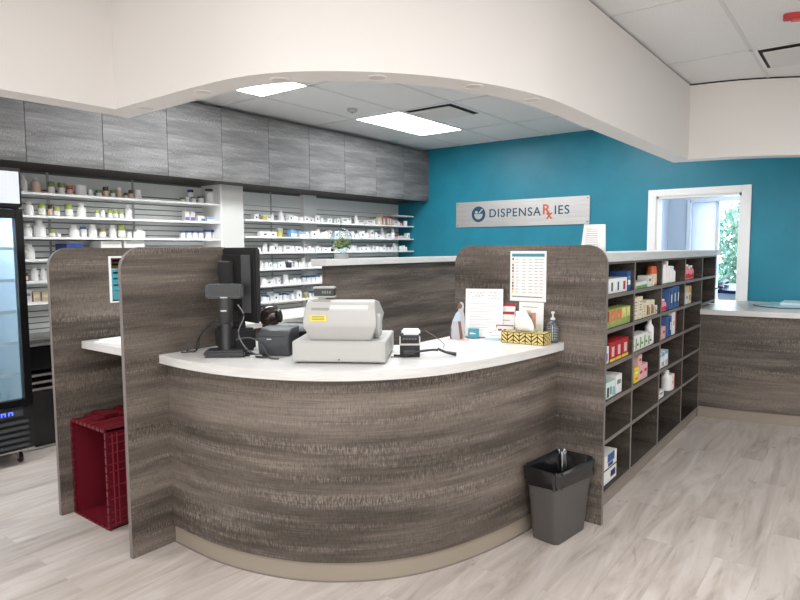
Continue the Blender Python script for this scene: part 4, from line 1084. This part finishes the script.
# cardboard standee
o = thing('cardboard_standee', 'small cardboard cutout of a person in white beside letter sheet', 'cutout', (2.955,1.855,CT), radians(-58))
SK = mat('brown_skin_print',(120,82,66),.6); WG = mat('white_clothes_print',(178,180,184),.6)
fig = MB()
fig.prism([(-.030,.0),(-.034,.06),(-.026,.105),(-.006,.15),(.008,.165),(.012,.205),(.022,.215),(.036,.21),(.04,.19),(.036,.165),(.044,.13),(.046,.06),(.040,.0)], 0, .003, WG, 'y')
fig.prism([(-.037,.004),(-.043,.03),(-.035,.075),(-.03,.06),(-.032,.03),(-.029,.004)], -.0008, .0002, mat('dark_print',(70,70,76),.6), 'y')
fig.prism([(.006,.105),(.022,.105),(.028,.06),(.034,.02),(.030,.003),(.018,.003),(.014,.04)], -.0008, .0002, SK, 'y')
fig.prism([(-.026,.105),(-.006,.15),(.008,.165),(.02,.14),(.012,.105)], -.0008, .0002, mat('pale_blue_print',(184,196,214),.6), 'y')
fig.prism([(.016+.013*cos(radians(a)), .192+.016*sin(radians(a))) for a in range(0,360,30)], -.0008, .0002, SK, 'y')
fig.build('figure', o)
MB().box((-.05,-.02,0),(.07,.02,.003), PINK).build('base', o)
# tissue box
o = thing('tissue_box', 'yellow and black patterned tissue box on the worktop edge', 'tissue box', (3.075,1.485,CT), radians(-86))
YB = mat('pale_mustard_print',(222,200,124),.5); DK = mat('near_black_print',(34,26,24),.5)
tb = MB().box((-.122,-.055,0),(.122,.055,.062), DK, .002)
rr = random.Random(11)
def chev(mb, M, wid, hgt, nx):
    cw = wid/nx
    for i in range(nx):
        x0 = -wid/2+cw*i; s = 1 if (i % 2) else -1
        for k in range(-2, 4):
            z = k*hgt/2.6
            # slanted parallelogram clipped to the face
            pts = [(x0+cw*.08, z),(x0+cw*.92, z+s*cw*.75),(x0+cw*.92, z+s*cw*.75+hgt*.24),(x0+cw*.08, z+hgt*.24)]
            pts = [(p[0], min(max(p[1],.003),hgt-.003)) for p in pts]
            if max(p[1] for p in pts)-min(p[1] for p in pts) < .004: continue
            q = []
            for p in pts:
                if not q or (abs(p[0]-q[-1][0])+abs(p[1]-q[-1][1])) > .0008: q.append(p)
            if abs(q[0][0]-q[-1][0])+abs(q[0][1]-q[-1][1]) < .0008: q.pop()
            if len(q) >= 3: mb.prism(q, -.0006, .0004, YB, 'y', M=M)
chev(tb, Matrix.Translation((0,-.055,0)), .24, .062, 7)
chev(tb, Matrix.Translation((-.122,0,0)) @ Matrix.Rotation(radians(-90),4,'Z'), .105, .062, 4)
chev(tb, Matrix.Translation((.122,0,0)) @ Matrix.Rotation(radians(90),4,'Z'), .105, .062, 4)
chev(tb, Matrix.Translation((0,-.05,.062)) @ Matrix.Rotation(radians(-90),4,'X'), .24, .1, 7)
tb.build('carton', o)
MB().prism([(-.06+.0,.0)] and [(.065*cos(radians(a)), .018*sin(radians(a))) for a in range(0,360,20)], .0622, .0632, BLACK).build('opening', o)
ti = MB(); n = 14; rows_ = []
for a, (z, wx, wy, sx) in enumerate(((.063,.055,.012,0),(.09,.052,.020,-.004),(.12,.046,.022,-.010),(.15,.038,.018,-.016),(.168,.034,.010,-.020))):
    rows_.append([ti.bm.verts.new((sx-.008+wx*cos(2*pi*i/n)*(1+.08*sin(i*3.1+a)), wy*sin(2*pi*i/n)*(1+.25*sin(i*2.3+a)), z+.006*sin(i*1.7+a)*(a>0))) for i in range(n)])
for a in range(4): ti._fin([ti.bm.faces.new((rows_[a][i],rows_[a][(i+1)%n],rows_[a+1][(i+1)%n],rows_[a+1][i])) for i in range(n)], PAPER, True)
ti.build('tissue', o).modifiers.new('t','SOLIDIFY').thickness = .0008
# sanitiser bottle
o = thing('pump_bottle', 'dark grey pump bottle with white print beside the tissue box', 'bottle', (3.168,1.372,CT), radians(-70))
TB = mat('dark_grey_bottle',(72,76,80),.25)
MB().lathe([(.028,0),(.031,.004),(.031,.098),(.026,.112),(.014,.120),(.013,.126)], TB, 28).build('bottle_body', o)
pm = MB()
for k in range(9):
    z = .018+.0088*k
    for a0 in range(0, 360, 24):
        pts = [(.0313*cos(radians(a0+t)), .0313*sin(radians(a0+t))) for t in (0,6,12,16)]
        vv = [pm.bm.verts.new((p[0],p[1],zz)) for zz in (z,z+.0018) for p in pts]
        for i in range(3): pm._fin([pm.bm.faces.new((vv[i],vv[i+1],vv[i+5],vv[i+4]))], mat('pale_print',(200,204,206),.6))
for a0 in (250,): pm.box((-.001,-.0318,.016),(.001,-.0308,.1), mat('pale_print',(200,204,206),.6))
pm.build('printed_label', o)
MB().lathe([(.013,.124),(.013,.137),(.005,.139),(.005,.160),(.010,.161),(.010,.170),(.004,.172)], mat('clear_pump_plastic',(206,208,208),.25), 20).box((-.004,-.036,.162),(.004,0,.169), mat('clear_pump_plastic',(206,208,208),.25), .001).build('pump', o)

# poster on far-left panel, tray of papers on side counter
o = thing('poster', 'teal and brown poster in white frame on far-left divider panel', 'poster', (1.955,3.5770,1.185))
mk = [(.07,.04,.93,.72,TEALP),(.07,.73,.93,.96,BROWN),(.1,.88,.9,.93,PEACH),(.1,.8,.5,.85,PINK),(.2,.70,.35,.76,PAPER),(.45,.70,.6,.76,PAPER),(.12,.62,.7,.66,PAPER),(.12,.5,.5,.53,PAPER),(.12,.36,.6,.39,PAPER),(.12,.25,.85,.26,PAPER),(.07,.03,.93,.06,NAVY)]
mb = MB(); sheet(mb,.216,.276,mk,Matrix.Translation((0,-.003,0))); mb.build('sheet', o)
o = thing('paper_tray', 'white papers and clipboard on the side counter behind left panel', 'papers', (1.81,3.25,CT))
MB().box((-.10,-.16,0),(.18,.22,.008), WHITE, .002, M=Matrix.Rotation(radians(8),4,'Z')).build('clipboard', o)
MB().box((-.09,-.14,.008),(.16,.2,.016), PAPER, M=Matrix.Rotation(radians(4),4,'Z')).build('paper_stack', o)
MB().tube([(-.10,-.05,.012),(-.06,-.1,.02),(-.02,-.06,.018)], .003, MGREY).build('pen', o)

# ---------------------------------------------------------------- glass globe terrarium on the partition cap
o = thing('glass_ornament', 'round glass terrarium ornament with green moss on partition cap', 'terrarium', (3.50,3.242,1.42))
MB().lathe([(.055,0),(.055,.035),(.05,.04)], mat('grey_stone_base',(140,142,142),.4), 24).build('base', o)
MB().lathe([(.035,.038),(.028,.05),(.04,.058),(.066,.078),(.082,.115),(.086,.15),(.076,.19),(.05,.218),(.02,.23),(.008,.24),(.006,.275)], GLASS, 32).build('glass_globe', o)
ms = MB(); rr = random.Random(2)
for k in range(46):
    a = rr.uniform(0,2*pi); r_ = rr.uniform(0,.062); z = .085+rr.uniform(0,.07)
    s_ = rr.uniform(.009,.018)
    ms.lathe([(.1*s_,-s_),(s_,-.3*s_),(s_,.3*s_),(.1*s_,s_)], [GREEN,OLIVE,mat('moss_green',(92,104,66),.8)][k%3], 7, M=Matrix.Translation((r_*cos(a),r_*sin(a),z)) @ Matrix.Rotation(rr.uniform(0,3),4,'X'))
ms.build('moss', o)
# phone on rear worktop
o = thing('desk_telephone', 'black telephone on the rear white worktop', 'telephone', (3.28,3.86,.96), radians(-50))
MB().prism([(-.09,0),(.09,0),(.09,.055),(-.09,.02)], -.08, .08, BLACK, 'x').build('base', o)
MB().tube([(-.10,.075,.062),(-.075,.07,.075),(0,.05,.078),(.055,.04,.07),(.075,.035,.055)], [.018,.016,.011,.016,.018], BLACK).build('handset', o)
# phone in side room
o = thing('side_room_desk', 'pale blue desk under the bright side room window', 'desk', (8.55,.55,0))
MB().box((0,0,.74),(.60,1.40,.78), mat('pale_desk_top',(214,224,240),.4), .003).build('desk_top', o)
MB().box((.02,.02,0),(.05,1.38,.74), mat('pale_desk_panel',(178,196,222),.5)).build('modesty_panel', o)
for y in (.03,1.33): MB().box((.05,y,0),(.58,y+.03,.74), mat('pale_desk_panel',(178,196,222),.5)).build('desk_side', o)
o = thing('file_box', 'pale box on side room desk carrying the phone', 'box', (8.70,1.35,.78), radians(0))
MB().box((-.15,-.15,0),(.15,.17,.13), mat('pale_desk_top',(214,224,240),.4), .004).build('box_body', o)
MB().box((-.152,-.152,.12),(.152,.172,.138), mat('pale_desk_top',(214,224,240),.4), .002).build('lid', o)
o = ph = thing('desk_telephone', 'navy blue corded telephone before the side room window', 'telephone', (8.66,1.38,.919), radians(-100))
ph.scale = (1.25,1.25,1.25)
PN = mat('navy_phone_plastic',(30,44,88),.3)
MB().prism([(-.10,0),(.10,0),(.10,.09),(-.10,.03)], -.10, .10, PN, 'x').build('base', o)
MB().tube([(-.085,-.08,.055),(-.085,-.06,.085),(-.085,0,.10),(-.085,.07,.12),(-.085,.085,.10)], [.026,.022,.016,.022,.026], PN).build('handset', o)
MB().tube(smooth_path3([(-.10,-.075,.05),(-.15,-.08,.03),(-.185,-.08,-.04),(-.18,-.08,-.095),(-.155,-.08,-.1),(-.15,-.08,-.04)]), .007, PN).build('cord', o)

# trees outside the window
def leaf_tree(x, y, lab, seed, s=1.0):
    rg = random.Random(seed)
    o = thing('leafy_tree', lab, 'tree', (x,y,-1.0))
    MB().tube([(0,0,0),(.05,.02,1.2),(0,.05,2.2),(.05,0,3.2)], [.09,.07,.05,.02], BROWN).build('trunk', o)
    lf = MB(); mm = [mat('leaf_green_a',(136,172,150),.6), mat('leaf_green_b',(164,194,176),.6), mat('leaf_green_c',(112,150,130),.6)]
    for k in range(2600):
        th = rg.uniform(0,2*pi); u = rg.uniform(-1,1); r = (rg.random()**.4)
        c = Vector((r*cos(th)*math.sqrt(1-u*u)*.85*s, r*sin(th)*math.sqrt(1-u*u)*.85*s, 2.2+r*u*1.25*s))
        a = Vector((rg.uniform(-1,1),rg.uniform(-1,1),rg.uniform(-1,1))).normalized(); b_ = a.cross(Vector((rg.uniform(-1,1),rg.uniform(-1,1),rg.uniform(-1,1)))).normalized()
        L_ = .07; W_2 = .03
        v = [lf.bm.verts.new(c+q) for q in (a*L_, b_*W_2, -a*L_, -b_*W_2)]
        lf._fin([lf.bm.faces.new(v)], mm[k%3])
    lf.build('foliage', o)
leaf_tree(11.6, 1.55, 'leafy tree seen through the bright side room window', 4, .9)
struct(MB().box((9.5,-4,-1.1),(18,8,-1.0), mat('outdoor_grass',(120,150,110),.9)).build('floor_outside'))

# ---------------------------------------------------------------- lighting
def area(loc, sx, sy, power, col=(.97,.985,1), rot=(0,0,0)):
    l = bpy.data.lights.new('area_light', 'AREA'); l.shape = 'RECTANGLE'; l.size = sx; l.size_y = sy; l.energy = power; l.color = col
    o = bpy.data.objects.new('area_light', l); C.objects.link(o); o.location = loc; o.rotation_euler = rot; return o
for (x, y) in ((.1,.4),(-1.1,2.0),(.1,-1.7),(2.5,-.8),(4.9,-1.7),(-2.3,-.8)):
    area((x,y,CZ-.02), 1.15, .55, 46)
for (x, y) in ((5.47,2.22),(3.07,2.22),(.4,4.0)):  # unseen lamps added to brighten the area behind the bulkhead
    area((x,y,CZ-.02), 1.15, .55, 36)
area((-.9,-3.35,1.5), 4.5, 2.0, 78, (.95,.98,1), (radians(90),0,radians(-20)))  # unseen daylight panel behind the camera, added to brighten bulkhead and fronts
area((-3.3,.6,1.5), 3.5, 2.0, 42, (.95,.98,1), (radians(90),0,radians(-90)))  # another unseen daylight panel, added as fill from the left
wl = bpy.data.worlds.new('World'); S.world = wl; wl.use_nodes = True
bg = wl.node_tree.nodes['Background']; bg.inputs[0].default_value = (.86,.93,1,1); bg.inputs[1].default_value = 5.5
# daylight entering the side room through its window
area((9.45,1.26,1.45), 1.4, 1.3, 40, (.75,.87,1), (0, radians(90), 0)).data.name = 'window_daylight'

area((8.2,1.2,CZ-.03), 1.15, .55, 22, (.9,.95,1))  # unseen lamp added to lift the side room walls
# ---------------------------------------------------------------- camera
cd = bpy.data.cameras.new('camera'); cam = bpy.data.objects.new('camera', cd); C.objects.link(cam); S.camera = cam
cd.sensor_width = 36; cd.lens = 616.6/800*36; cd.clip_start = .05
yaw, pit, rol = radians(37.414), radians(-4.806), radians(-.278)
f = Vector((cos(yaw)*cos(pit), sin(yaw)*cos(pit), sin(pit))); r = Vector((sin(yaw), -cos(yaw), 0)); u = r.cross(f)
r2 = cos(rol)*r + sin(rol)*u; u2 = -sin(rol)*r + cos(rol)*u
M = Matrix((( r2.x,u2.x,-f.x,0),(r2.y,u2.y,-f.y,0),(r2.z,u2.z,-f.z,1.5),(0,0,0,1)))
cam.matrix_world = M
S.view_settings.view_transform = 'Standard'; S.view_settings.look = 'None'; S.view_settings.gamma = 1
S.view_settings.exposure = -0.08; S.view_settings.use_curve_mapping = False
